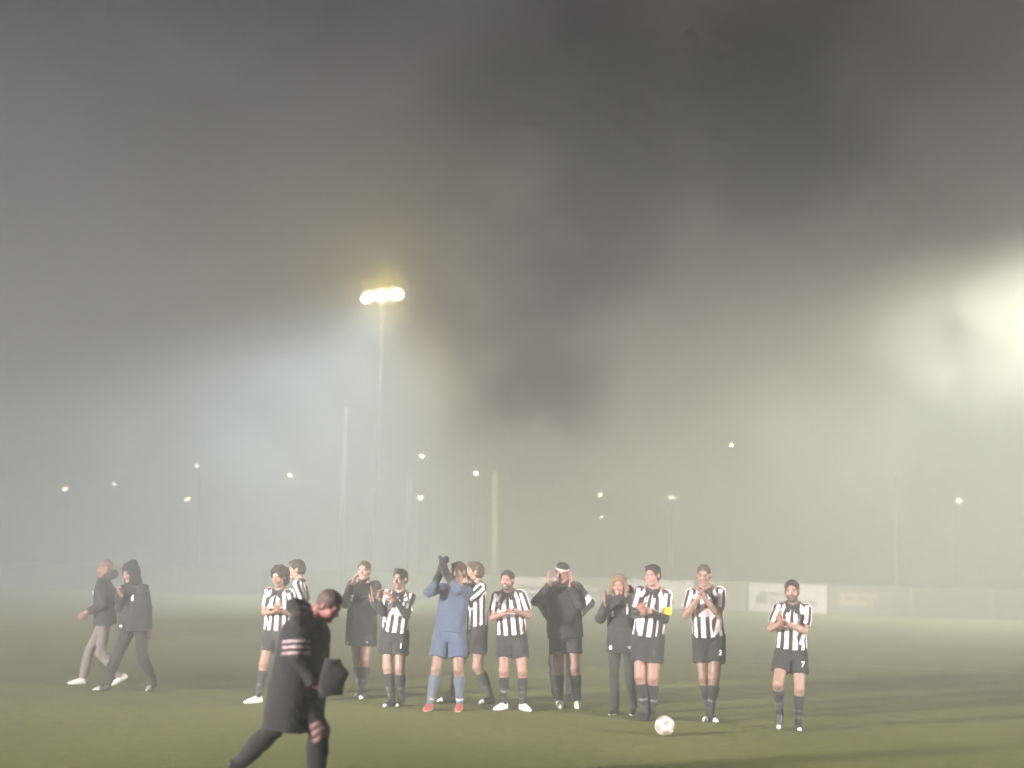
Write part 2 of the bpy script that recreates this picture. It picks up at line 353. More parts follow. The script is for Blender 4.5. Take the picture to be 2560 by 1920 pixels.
def solve(p, o):
    """joint positions from the pose table"""
    s = Skel(); s.p = p; s.o = o
    H = p['head'][2] + .125 if 'H' not in o else o['H']
    s.h = h = H / 1.8
    s.fr = yaw_frame(R(o['yaw']))
    s.hd = np.array(p['head'])
    legs = {}
    for k, sg in (('a', -1), ('b', 1)):
        T = np.array(p['t' + k]); A = np.array(p['a' + k]); lift = R(o.get('lift', {}).get(k, 0))
        if 'z' not in o: T[2] = .03 * h
        d = T - A; d[2] = 0
        if np.linalg.norm(d) < .06: d = s.fr[1]
        if k in o.get('toe', {}): d = yaw_frame(R(o['toe'][k]))[1]
        e1 = nrm(d); e2 = UP
        e1, e2 = e1 * math.cos(lift) - UP * math.sin(lift), UP * math.cos(lift) + e1 * math.sin(lift)
        A = T - e1 * .175 * h + e2 * .055 * h
        legs[k] = (T, A, e1, e2, sg)
    P = np.array(p['pel'])
    l1, l2 = .445 * h, .43 * h
    Pz = .545 * H
    for k in legs:
        A = legs[k][1]; sg = legs[k][4]
        hip = P + s.fr[0] * sg * .09 * h; dxy = np.linalg.norm((A - hip)[:2])
        Pz = min(Pz, A[2] + math.sqrt(max((l1 + l2) ** 2 * .985 - dxy ** 2, .01)) + .045 * h)
    P[2] = Pz; s.P = P
    s.N = np.array(p['neck']) + np.array((0, .0, 0))
    U = nrm(s.N - P); F = nrm(s.fr[1] - U * (s.fr[1] @ U)); S = nrm(np.cross(F, U)); S = S if S @ s.fr[0] > 0 else -S
    s.tf = np.array([S, F, U]); s.Lt = np.linalg.norm(s.N - P)
    s.leg, s.arm = {}, {}
    for k, (T, A, e1, e2, sg) in legs.items():
        hip = P + s.fr[0] * sg * .09 * h - UP * .045 * h
        kn, A2 = ik(hip, A, l1, l2, np.array(p['kn' + k]) + s.fr[1] * .12)
        s.leg[k] = (hip, kn, A, T, e1, e2)
    sw = o.get('sw', .170)
    for k, sg in (('a', -1), ('b', 1)):
        sh = s.N - U * .064 * h + S * sg * sw * h
        el, w = ik(sh, p['w' + k], .295 * h, .265 * h, p['e' + k])
        s.arm[k] = (sh, el, w)
    s.hf = rot_frame(yaw_frame(R(o.get('hyaw', o['yaw']))), 0, R(o.get('hpitch', 5)), R(o.get('hroll', 0)))
    hs = o.get('hs', 1.05) * h ** .5; s.hs = hs
    # hands: finger direction d, palm normal n
    s.hand = {}
    mode = o.get('hands', 'clap')
    Fh, Sh = s.fr[1], s.fr[0]
    for k, sg in (('a', -1), ('b', 1)):
        el, w = s.arm[k][1], s.arm[k][2]
        fa = nrm(w - el)
        if mode == 'clap': d, n, c = nrm(Fh * .55 + UP * .75 - Sh * sg * .25), nrm(-Sh * sg + Fh * .1), .18
        elif mode == 'wide': d, n, c = nrm(UP * .9 + Fh * .3 + Sh * sg * .12), nrm(-Sh * sg + Fh * .25), .2
        elif mode == 'clasp': d, n, c = nrm(UP * .9 + Fh * .1 - Sh * sg * .35), nrm(-Sh * sg - Fh * .2), .45
        else: d, n, c = fa, nrm(-Sh * sg), .5
        if k in o.get('hand', {}):
            q = o['hand'][k]; d = nrm(Sh * q[0] + Fh * q[1] + UP * q[2]); n = nrm(Sh * q[3] + Fh * q[4] + UP * q[5]); c = q[6]
        n = nrm(n - d * (n @ d))
        s.hand[k] = (w, d, n, c, sg)
    return s

def add_hand(F, W, d, n, curl, sg, h, grow=0.0):
    """palm, four fingers of unequal length with knuckle bends, thumb from the side of the palm"""
    t = np.cross(d, n) * 1.0
    t = t if sg > 0 else -t
    W = np.asarray(W)
    g = grow
    lens = (.098, .108, .100, .080)
    for i in range(4):
        off = (.030 - .0195 * i) * h
        root = W + t * off * .6 + d * .012 * h
        kn = W + t * off + d * (.088 - .004 * abs(i - 1.2)) * h
        F.cone(root, kn, .0135 * h + g, .0115 * h + g, .012)
        L = lens[i] * h * .92; spread = t * (.07 - .05 * i)
        c1 = curl * (.75 + .12 * i); dd = nrm(d + spread)
        q = kn; seg = (.45, .31, .24); ang = (c1 * .6, c1 * 1.2, c1 * .9); cur = 0
        r = (.0100, .0092, .0084, .0074)
        for j in range(3):
            cur += ang[j]
            v = dd * math.cos(cur) + n * math.sin(cur)
            q2 = q + v * L * seg[j]
            F.cone(q, q2, r[j] * h + g, r[j + 1] * h + g, .004)
            q = q2
    a = W + t * .022 * h + d * .020 * h
    b = a + nrm(t * .75 + d * .6 + n * .35) * .048 * h
    c = b + nrm(t * .25 + d * .9 + n * .3) * .034 * h
    e = c + nrm(t * .05 + d * .95 + n * .3) * .026 * h
    F.cone(a, b, .0150 * h + g, .0122 * h + g, .01)
    F.cone(b, c, .0115 * h + g, .0105 * h + g, .005)
    F.cone(c, e, .0102 * h + g, .0082 * h + g, .004)

def loc(v, o, fr, s=1.0): return (v - o) @ fr.T / s

def body_mesh(s, skin, face, ua=1.0, fa=1.0, lg=1.0):
    h, fr, hf, H = s.h, s.tf, s.hf, s.hs
    allp = [s.hd + UP * .14, s.hd - UP * .1] + [x for k in 'ab' for x in (s.arm[k] + s.leg[k][:4])] + [s.hand[k][0] + s.hand[k][1] * .2 for k in 'ab']
    lo, hi = np.min(allp, 0) - .16, np.max(allp, 0) + .16; lo[2] = max(lo[2], -.02)
    F = Field(lo, hi, .0078)
    N, P, Lt = s.N, s.P, s.Lt; q = Lt / .55
    F.column(P, fr, [(-.10 * q, .12 * h, .08 * h, 0), (0, .14 * h, .105 * h, -.005), (.16 * q, .135 * h, .09 * h, .0), (.33 * q, .155 * h, .1 * h, 0), (.45 * q, .15 * h, .09 * h, -.01), (.51 * q, .09 * h, .06 * h, -.01)], .05)
    F.cone(N - fr[2] * .06, N + (s.hd - N) * .55 + hf[1] * -.012, .066 * h, .056 * h, .03)
    F.cone(N - fr[2] * .01, N - fr[2] * .05 + fr[0] * .13 * h, .05 * h, .045 * h, .03)
    F.cone(N - fr[2] * .01, N - fr[2] * .05 - fr[0] * .13 * h, .05 * h, .045 * h, .03)
    for k in 'ab':
        sh, el, w = s.arm[k]
        F.cone(sh, el, .050 * h * ua, .040 * h * fa, .03)
        m = el + (w - el) * .3
        F.cone(el, m, .039 * h * fa, .043 * h * fa, .02); F.cone(m, w, .043 * h * fa, .027 * h * min(1, fa + .1), .02)
        W, d, n, c, sg = s.hand[k]
        F.cone(w, W + d * .02, .026 * h, .022 * h, .012)
        add_hand(F, W, d, n, c, sg, h * 1.06)
        hip, kn, A, T, e1, e2 = s.leg[k]
        F.cone(hip, kn, .092 * h * lg, .062 * h * lg, .03); F.ell(kn + s.fr[1] * .014 * h, (.05 * h * lg,) * 3, None, .03)
        back = nrm(np.cross(np.cross(kn - hip, s.fr[1]), A - kn)); back = -nrm(s.fr[1] - nrm(A - kn) * (s.fr[1] @ nrm(A - kn)))
        m = kn + (A - kn) * .3 + back * .012
        F.cone(kn, m, .057 * h * lg, .061 * h * lg, .02); F.cone(m, A, .061 * h * lg, .034 * h, .02)
        F.cone(A - e2 * .02 * h, A + e1 * .10 * h - e2 * .055 * h, .026 * h, .018 * h, .012)
    # head
    c = s.hd
    L = lambda a, b, u: c + (hf[0] * a + hf[1] * b + hf[2] * u) * H
    jw = face.get('jaw', 1.0)
    F.ell(L(0, -.014, .028), (.074 * H, .094 * H, .084 * H), hf, .02)
    F.ell(L(0, .024, -.032), (.060 * jw * H, .066 * H, .086 * H), hf, .02)
    for sg in (-1, 1):
        F.cone(L(sg * .046 * jw, .0, -.07), L(sg * .012, .064, -.1), .018 * H, .019 * H, .016)
        F.ell(L(sg * .036, .058, -.03), (.026 * H,) * 3, hf, .014)
    F.ell(L(0, .07, -.1), (.022 * H, .018 * H, .017 * H), hf, .012)
    F.cone(L(-.034, .076, .024), L(.034, .076, .024), .013 * H, .013 * H, .012)
    for sg in (-1, 1): F.ell(L(sg * .031, .098, .003), (.018 * H, .017 * H, .011 * H), hf, .010, cut=True)
    for sg in (-1, 1): F.ell(L(sg * .031, .074, .003), (.0125 * H,) * 3, hf, .002)
    F.cone(L(0, .086, .014), L(0, .108, -.03), .008 * H, .0135 * H, .010)
    for sg in (-1, 1): F.ell(L(sg * .013, .094, -.034), (.009 * H,) * 3, hf, .006)
    F.ell(L(0, .084, -.058), (.024 * H, .011 * H, .008 * H), hf, .006)
    F.ell(L(0, .082, -.071), (.020 * H, .011 * H, .008 * H), hf, .006)
    F.ell(L(0, .098, -.064), (.022 * H, .012 * H, .0035 * H), hf, .004, cut=True)
    for sg in (-1, 1): F.ell(L(sg * .076, -.006, -.008), (.011 * H, .02 * H, .032 * H), rot_frame(hf, sg * .35, 0, 0), .006)
    v, qd = F.nets()
    # colours
    skin = np.array(skin)
    cl = np.repeat(skin[None], len(v), 0)
    p = loc(v, c, hf, H)
    hm = (np.abs(p) < (.12, .14, .16)).all(1)
    ruddy = skin * (1.08, .80, .76)
    def blend(m, colr, w=1.0):
        m = np.clip(m, 0, 1)[:, None] * w; cl[:] = cl * (1 - m) + np.array(colr) * m
    front = p[:, 1] > .03
    cheek = np.exp(-(((np.abs(p[:, 0]) - .04) / .02) ** 2 + ((p[:, 2] + .035) / .022) ** 2)) * front * hm
    nose = np.exp(-((p[:, 0] / .014) ** 2 + ((p[:, 2] + .03) / .018) ** 2)) * front * hm
    blend(cheek * .7 + nose * .6, ruddy)
    lips = np.exp(-((p[:, 0] / .021) ** 4 + ((p[:, 2] + .0645) / .0095) ** 4)) * front * hm
    blend(lips * .75, (.28, .10, .09))
    if face.get('mouth'):
        blend(np.exp(-((p[:, 0] / .017) ** 4 + ((p[:, 2] + .0655) / .006) ** 4)) * front * hm, (.6, .55, .5) if face['mouth'] == 'smile' else (.05, .02, .02), .8)
    brow = np.exp(-(((np.abs(p[:, 0]) - .033) / .019) ** 4 + ((p[:, 2] - .022) / .006) ** 4)) * front * hm
    blend(brow * .9, face.get('brow', (.05, .035, .025)))
    eye = np.exp(-(((np.abs(p[:, 0]) - .031) / .013) ** 4 + ((p[:, 2] - .003) / .0065) ** 4)) * front * hm
    blend(eye * .85, (.07, .05, .045))
    if face.get('beard', 0):
        b = np.clip((-.048 - p[:, 2]) / .012, 0, 1) * np.clip((p[:, 1] + .03) / .02, 0, 1) * hm * np.clip((p[:, 2] + .16) / .02, 0, 1)
        must = np.exp(-((p[:, 0] / .03) ** 4 + ((p[:, 2] + .05) / .007) ** 2)) * front * hm
        b = np.maximum(b * (1 - lips), must)
        side = .7 * np.clip((np.abs(p[:, 0]) - .058) / .01, 0, 1) * np.clip((.0 - p[:, 2]) / .02, 0, 1) * (p[:, 1] > .0) * hm * (p[:, 2] > -.12)
        blend(np.maximum(b, side), face.get('hairc', (.05, .04, .03)), face['beard'])
    cl *= (1 - .22 * np.clip((1.0 * h - v[:, 2]) / .1, 0, 1))[:, None]  # shade on the legs put into the skin colour, below hip height
    # knuckles and knees a little redder
    for k in 'ab':
        W, d = s.hand[k][0], s.hand[k][1]
        r = np.linalg.norm(v - (W + d * .1), axis=1); blend(np.clip(1 - r / .12, 0, 1) * .5, ruddy)
        r = np.linalg.norm(v - s.leg[k][1], axis=1); blend(np.clip(1 - r / .09, 0, 1) * .4, ruddy)
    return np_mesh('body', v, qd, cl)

def hair_mesh(s, kind, colr):
    c, hf, H = s.hd, s.hf, s.hs
    L = lambda a, b, u: c + (hf[0] * a + hf[1] * b + hf[2] * u) * H
    F = Field(c - .26, c + .24, .0072)
    fl = lambda p, n: (L(*p), hf[0] * n[0] + hf[1] * n[1] + hf[2] * n[2])
    g = {'buzz': .003, 'short': .010, 'crop': .007, 'quiff': .012, 'bushy': .024, 'long': .016}.get(kind, .008)
    F.ell(L(0, -.016, .032), ((.075 + g) * H, (.095 + g) * H, (.083 + g * 1.15) * H), hf, .01)
    F.ell(L(0, -.035, -.01), ((.071 + g) * H, (.075 + g) * H, (.08 + g) * H), hf, .02)
    if kind == 'quiff': F.ell(L(.0, .05, .105), (.055 * H, .045 * H, .028 * H), rot_frame(hf, 0, -.25, 0), .025)
    if kind == 'short': F.ell(L(-.01, .055, .09), (.05 * H, .035 * H, .022 * H), hf, .025)
    if kind == 'bushy':
        F.ell(L(.035, -.05, .035), (.085 * H, .09 * H, .085 * H), hf, .03); F.ell(L(.04, -.06, -.05), (.07 * H, .06 * H, .085 * H), hf, .03)
    if kind == 'long':
        for sg in (-1, 1): F.chain([L(sg * .07, .0, .03), L(sg * .084, .0, -.05), L(sg * .08, -.005, -.13), L(sg * .07, .0, -.18)], [.034, .034, .03, .02], .03)
        F.chain([L(0, -.07, 0), L(0, -.085, -.1), L(0, -.07, -.17)], [.06, .06, .04], .03)
    # face opening, ears and neckline
    if kind == 'long': F.ell(L(.01, .125, -.05), (.076 * H, .115 * H, .128 * H), hf, .012, cut=True)
    elif kind == 'bald': F.ell(L(0, .075, .06), (.085 * H, .105 * H, .09 * H), hf, .012, cut=True); F.ell(L(0, .11, -.045), (.1 * H, .095 * H, .11 * H), hf, .012, cut=True)
    else:
        F.ell(L(0, .122, -.026), (.096 * H, .098 * H, .1 * H), hf, .012, cut=True)
        F.ell(L(0, .125, .0), (.07 * H, .075 * H, .088 * H), hf, .012, cut=True)
        F.ell(L(0, .065, -.085), (.13 * H, .085 * H, .08 * H), hf, .02, cut=True)
        for sg in (-1, 1): F.ell(L(sg * .092, .004, -.015), (.03 * H, .03 * H, .04 * H), hf, .008, cut=True)
    if kind not in ('long', 'bushy'): F.ell(L(0, -.03, -.17), (.14 * H, .15 * H, .1 * H), hf, .015, cut=True)
    v, q = F.nets()
    if not len(v): return None
    n = vnormals(v, q)
    p = loc(v, c, hf, H)
    a = {'buzz': .0015, 'bushy': .009, 'long': .006}.get(kind, .005)
    v = v + n * (vnoise(p * (1, .5, 1), .022, 3)[:, None] * a + vnoise(p, .05, 5)[:, None] * a * .8)
    colr = np.array(colr); cl = colr[None] * (1 + .35 * vnoise(p * (1, .4, .6), .016, 9))[:, None]
    return np_mesh('hair', v, q, np.clip(cl, 0, 1))

def folds(v, q, amp, seed, fr):
    """cloth wrinkles: noise stretched along the body plus a finer layer"""
    n = vnormals(v, q)
    p = v @ fr.T
    d = vnoise(p * (1, 1, .45), .085, seed) * .6 + vnoise((p + vnoise(p, .2, seed + 1)[:, None] * .1) * (.6, .6, 1.3), .06, seed + 2) * .45 + vnoise(p, .03, seed + 4) * .15
    return v + n * (d * amp)[:, None]

def top_mesh(s, kind, seed, name='shirt'):
    """shirt or jacket: torso column, shoulders and sleeves in one cloth surface"""
    h, fr, N, P, q = s.h, s.tf, s.N, s.P, s.Lt / .55
    o = s.o; g = {'shirt': 0, 'gk': .004, 'jacket': .016, 'coat': .018, 'puffer': .03}[kind]
    hem = o.get('hem', -.02)
    bw = o.get('build', 1.0)
    kn = [(hem, .192, .136, .0), (max(.08, hem + .06), .184, .128, .004), (.22, .180, .122, .004), (.34, .184, .120, .002), (.43, .172, .106, -.004), (.48, .128, .086, -.008), (.525, .074, .066, -.008)]
    if hem < -.12: kn = [(hem, .196, .15, 0), (-.08, .190, .14, .0)] + kn[1:]
    kn = [(u * q if u > 0 else u * h, (w + g) * h * bw, (d + g) * h * bw, f) for u, w, d, f in kn]
    pts = [P + fr[2] * hem, N + fr[2] * .12, *[x for k in 'ab' for x in s.arm[k]]]
    F = Field(np.min(pts, 0) - .3, np.max(pts, 0) + .3, .0085)
    F.column(P, fr, kn, .02)
    long_s = kind != 'shirt'
    for k, sg in (('a', -1), ('b', 1)):
        sh, el, w = s.arm[k]
        F.cone(N - fr[2] * .045 + fr[0] * sg * .045 * h, sh, .050 * h + g * .5, .056 * h + g * .6, .03)
        if long_s:
            F.cone(sh, el, .058 * h + g * .9, .053 * h + g * .8, .02)
            e = nrm(w - el); F.cone(el, w, .052 * h + g * .8, .036 * h + g * .7, .02, clip=[(w - e * .01, e)])
        else:
            e = nrm(el - sh); c = sh + (el - sh) * .74
            F.cone(sh, el, .059 * h, .066 * h, .02, clip=[(c, e)])
    if kind in ('jacket', 'coat', 'puffer') and o.get('collar_up', True):
        F.cone(N - fr[2] * .02, N + fr[2] * .052, .082 * h, .072 * h, .015, clip=[(N + fr[2] * .06, fr[2])])
        F.ell(N + fr[2] * .085 + s.hf[1] * .03, (.07, .08, .045), s.hf, .01, cut=True)
    if kind == 'shirt':
        F.ell(N + fr[2] * .055 + fr[1] * .075, (.052, .075, .085), fr, .006, cut=True)
    v, qd = F.nets()
    v = folds(v, qd, o.get('fold', .011 if kind == 'shirt' else .014), seed, fr)
    p = loc(v, P, fr)
    arc = np.arctan2(p[:, 0], np.maximum(np.abs(p[:, 1]), 1e-3) * np.sign(p[:, 1] + 1e-6) * 1.35) * .150 * h
    arc = np.where(p[:, 1] > 0, arc, arc)
    onsl = np.zeros(len(v), bool); near = None
    for k, sg in (('a', -1), ('b', 1)):
        sh, el, w = s.arm[k]
        e = nrm(el - sh); r = v - sh; t = r @ e
        d = np.linalg.norm(r - np.clip(t, 0, 1)[:, None] * e, axis=1)
        ins = (t > -.01) & (d < .085 * h) & (np.abs(p[:, 0]) > .15 * h * (1 if t is None else 1)) | ((t > .09) & (d < .085 * h))
        if kind == 'shirt' or True:
            x = nrm(fr[1] - e * (fr[1] @ e)); y = np.cross(e, x)
            an = np.arctan2(r @ y, r @ x)
            arc = np.where(ins, an * .060 * h * sg + .045, arc); onsl |= ins
    return v, qd, p, arc, onsl

def make_top(root, s, spec, seed):
    kind = spec.get('top', 'shirt'); h = s.h
    nm = {'shirt': 'shirt', 'gk': 'shirt', 'jacket': 'jacket', 'coat': 'coat', 'puffer': 'jacket'}[kind]
    v, q, p, arc, onsl = top_mesh(s, kind, seed, nm)
    u = p[:, 2] / (s.Lt / .55)
    if kind == 'shirt':
        per = .088 * h
        w = np.clip(.5 - np.cos(2 * math.pi * arc / per) * 3.2, 0, 1)[:, None]
        cl = INK * (1 - w) + WHITE * w
        # crest, maker's mark, hem mark and pale sponsor print
        def dot(x, z, r, c, a=1.0):
            nonlocal cl
            m = (np.clip((r - np.hypot(p[:, 0] - x, p[:, 2] - z)) / .006, 0, 1) * (p[:, 1] > 0) * ~onsl * a)[:, None]; cl = cl * (1 - m) + np.array(c) * m
        sp = (np.abs(p[:, 0]) < .118) & (u > .215) & (u < .305) & (p[:, 1] > 0) & ~onsl
        sm = (sp * np.clip(.82 + .45 * vnoise(p * (1, 0, 1), .02, seed), .35, .95))[:, None]
        cl = cl * (1 - sm) + np.array((.72, .55, .58)) * sm
        dot(.075, .36, .02, (.09, .03, .03)); dot(-.07, .37, .012, (.5, .48, .48)); dot(.062, .03, .011, (.12, .11, .11), .8)
    else:
        base = np.array(spec.get('topc', BLACK)); cl = np.repeat(base[None], len(v), 0)
        cl = cl * (1 + .12 * vnoise(p, .12, seed))[:, None]
        if spec.get('yoke') is not None:
            m = np.clip((u - .36) / .02, 0, 1)[:, None]; cl = cl * (1 - m) + np.array(spec['yoke']) * m
    if spec.get('patch'):
        for (x, z, rx, rz, c, fb) in spec['patch']:
            m = (np.clip(1.25 - np.hypot((p[:, 0] - x) / rx, (p[:, 2] - z) / rz), 0, .25) * 4 * (p[:, 1] * fb > 0))[:, None]; cl = cl * (1 - m) + np.array(c) * m
    for k, z0, z1, c in spec.get('armband', []):          # stripes round a sleeve
        sh, el, w = s.arm[k]; e = nrm(el - sh); t = (v - sh) @ e / np.linalg.norm(el - sh); d = np.linalg.norm(v - sh - ((v - sh) @ e)[:, None] * e, axis=1)
        m = ((t > z0) & (t < z1) & (d < .12))[:, None]; cl = np.where(m, np.array(c), cl)
    o = link(nm, np_mesh(nm, v, q, np.clip(cl, 0, 1)), CLOTH, root)
    fr = s.tf
    if kind == 'shirt':            # dark polo collar, open at the throat
        F = Field(s.N - .24, s.N + .2, .0075)
        b = s.N - fr[2] * .022
        rad = lambda a, o: b + fr[0] * math.sin(a) * (.078 + o) * h + fr[1] * (math.cos(a) * (.066 + o) + .008) * h + fr[2] * (-.045 * math.cos(a) * (math.cos(a) > 0) + .028) * h
        an = np.linspace(.22, 2 * math.pi - .22, 17)
        for i in range(16):
            F.cone(rad(an[i], 0), rad(an[i + 1], 0), .014, .014, .006)
            F.cone(rad(an[i], .014) - fr[2] * .022, rad(an[i + 1], .014) - fr[2] * .022, .015, .015, .01)
        for sg in (1, -1):
            p0, p1, p2 = rad(.25 * sg, .0), rad(.85 * sg, .016), rad(.55 * sg, .02) - fr[2] * .085 * h + fr[1] * .012
            for t in np.linspace(0, 1, 5): F.cone(p0 + (p1 - p0) * t - fr[2] * .01, p2 + (p1 - p0) * (t - .5) * .35, .014, .011, .008)
        cv, cq = F.nets(); link('collar', np_mesh('collar', cv, cq, np.repeat(INK[None], len(cv), 0)), CLOTH, o)
        if spec.get('long'):
            for k in 'ab':
                sh, el, w = s.arm[k]; F = Field(np.min([sh, el, w], 0) - .1, np.max([sh, el, w], 0) + .1, .008)
                e = nrm(w - el); F.cone(sh + (el - sh) * .5, el, .048 * h, .047 * h, .015); F.cone(el, w, .048 * h, .033 * h, .015, clip=[(w - e * .005, e)])
                a, b2 = F.nets(); a = folds(a, b2, .008, seed + 20, fr)
                link('sleeve', np_mesh('sleeve', a, b2, np.repeat(BLACK[None], len(a), 0)), CLOTH, o)
        if spec.get('captain'):
            sh, el, w = s.arm['b']; e = nrm(el - sh); F = Field(np.min([sh, el], 0) - .12, np.max([sh, el], 0) + .12, .008)
            c0, c1 = sh + (el - sh) * .50, sh + (el - sh) * .80
            F.cone(sh, el, .0705 * h, .0705 * h, .01, clip=[(c1, e), (c0, -e)])
            a, b2 = F.nets(); link('armband', np_mesh('armband', a, b2, np.repeat(np.array((.85, .72, .06))[None], len(a), 0)), CLOTH, o)
    if spec.get('badge'):
        for bd in spec['badge']:
            x, z, sz = bd[:3]
            m = (p[:, 1] > 0) & (np.hypot(p[:, 0] - x, p[:, 2] - z) < .02) & ~onsl
            y = p[m, 1].max() if m.any() else .14
            pos = s.P + fr[0] * x + fr[1] * (y + .004) + fr[2] * z
            rot = Matrix((fr[0], fr[2], fr[1])).transposed()
            if len(bd) > 3: text_mesh('badge', bd[3], sz, WHITE_PRINT, o, pos, rot, .003, .006)
            else:
                F = Field(pos - .08, pos + .08, .006); F.ell(pos, (sz * .45, .008, sz * .7), fr, .004); F.ell(pos + fr[0] * sz * .15 + fr[2] * sz * .6, (sz * .3, .008, sz * .3), fr, .004)
                a, b2 = F.nets(); link('badge', np_mesh('badge', a, b2, np.repeat(WHITE[None], len(a), 0)), CLOTH, o)
    if spec.get('hood') == 'up':
        c, hf, H = s.hd, s.hf, s.hs; L = lambda a, b, uu: c + (hf[0] * a + hf[1] * b + hf[2] * uu) * H
        F = Field(c - .32, c + .28, .0085)
        F.ell(L(0, -.02, .035), (.108, .128, .118), hf, .02); F.cone(L(0, -.03, -.03), L(0, -.04, -.16), .115, .115, .05)
        F.ell(L(0, -.07, .12), (.05, .06, .04), hf, .04)
        F.cone(L(0, .16, -.02), L(0, .16, -.1), .105, .11, .02, cut=True)
        a, b2 = F.nets(); a = folds(a, b2, .012, seed + 30, hf); link('hood', np_mesh('hood', a, b2, np.repeat(np.array(spec.get('topc', BLACK))[None], len(a), 0)), CLOTH, o)
    if spec.get('hood') == 'down':
        F = Field(s.N - .35, s.N + .35, .009); b = s.N - fr[1] * .06
        rr = spec.get('hood_r', .06)
        for a0, a1 in zip(np.linspace(-2.2, 2.2, 9)[:-1], np.linspace(-2.2, 2.2, 9)[1:]):
            f = lambda a: b - fr[1] * math.cos(a) * .085 + fr[0] * math.sin(a) * .105 + fr[2] * (.02 + .045 * math.cos(a) * rr / .06)
            F.cone(f(a0), f(a1), rr * (.55 + .45 * math.cos(a0 * .6)), rr * (.55 + .45 * math.cos(a1 * .6)), .03)
        a, b2 = F.nets(); a = folds(a, b2, .014, seed + 30, fr); link('hood', np_mesh('hood', a, b2, np.repeat(np.array(spec.get('topc', BLACK))[None], len(a), 0)), CLOTH, o)
    return o, p

def make_bottom(root, s, spec, seed):
    kind = spec.get('bottom', 'shorts'); h = s.h; c0 = np.array(spec.get('botc', BLACK)); P = s.P; fr = s.fr
    g = .0
    pts = [P + UP * .12] + [x for k in 'ab' for x in s.leg[k][:3]]
    F = Field(np.min(pts, 0) - .2, np.max(pts, 0) + .2, .009)
    if kind == 'shorts':
        F.column(P, fr, [(-.15 * h, .180 * h, .124 * h, .0), (-.05 * h, .184 * h, .130 * h, -.004), (.05 * h, .170 * h, .118 * h, .0)], .03)
        for k, sg in (('a', -1), ('b', 1)):
            hip, kn = s.leg[k][:2]; e = nrm(kn - hip); c = hip + e * spec.get('inseam', .62) * .445 * h
            F.cone(hip + UP * .02 + fr[0] * sg * .004, c + e * .12, .106 * h, .118 * h, .02, clip=[(c, e)])
    else:
        r = spec.get('trr', (.094, .066, .053))
        F.column(P, fr, [(-.10 * h, .150 * h, .105 * h, .0), (0, .162 * h, .118 * h, -.004), (.06 * h, .150 * h, .105 * h, .0)], .04)
        for k in 'ab':
            hip, kn, A = s.leg[k][:3]; e = nrm(A - kn)
            F.cone(hip, kn, r[0] * h, r[1] * h, .03); m = kn + (A - kn) * .35
            F.cone(kn, m, r[1] * h, r[1] * h, .02); F.cone(m, A + e * .05, r[1] * h, r[2] * h, .02, clip=[(A - e * .0, e)])
    v, q = F.nets(); v = folds(v, q, .013, seed + 50, fr)
    p = loc(v, P, fr)
    cl = c0[None] * (1 + .12 * vnoise(v, .1, seed + 3))[:, None]
    for k, z0, z1, c in spec.get('legband', []):
        hip, kn = s.leg[k][:2]; e = nrm(kn - hip); t = (v - hip) @ e / np.linalg.norm(kn - hip); d = np.linalg.norm(v - hip - ((v - hip) @ e)[:, None] * e, axis=1)
        lat = (v - hip) @ s.fr[0] * (-1 if k == 'a' else 1); fw = ((v - hip) - ((v - hip) @ e)[:, None] * e) @ s.fr[1]
        cl = np.where(((t > z0) & (t < z1) & (d < .14) & (lat > -.03) & (fw > -.045) & (fw < .06))[:, None], np.array(c), cl)
    nm = 'shorts' if kind == 'shorts' else 'trousers'
    o = link(nm, np_mesh(nm, v, q, np.clip(cl, 0, 1)), CLOTH, root)
    if spec.get('num'):
        k = spec.get('numleg', 'b'); hip, kn = s.leg[k][:2]; e = nrm(kn - hip); sg = 1 if k == 'b' else -1
        pos = hip + e * .15 * h + fr[0] * sg * .055
        m = np.hypot((v - pos) @ fr[0], (v - pos) @ UP) < .03
        f = ((v - pos) @ fr[1])[m]; y = f.max() if m.any() else .1
        text_mesh('number', spec['num'], .085, WHITE_PRINT, o, pos + fr[1] * (y + .003), Matrix((fr[0], UP, fr[1])).transposed(), .002, .002)
    return o

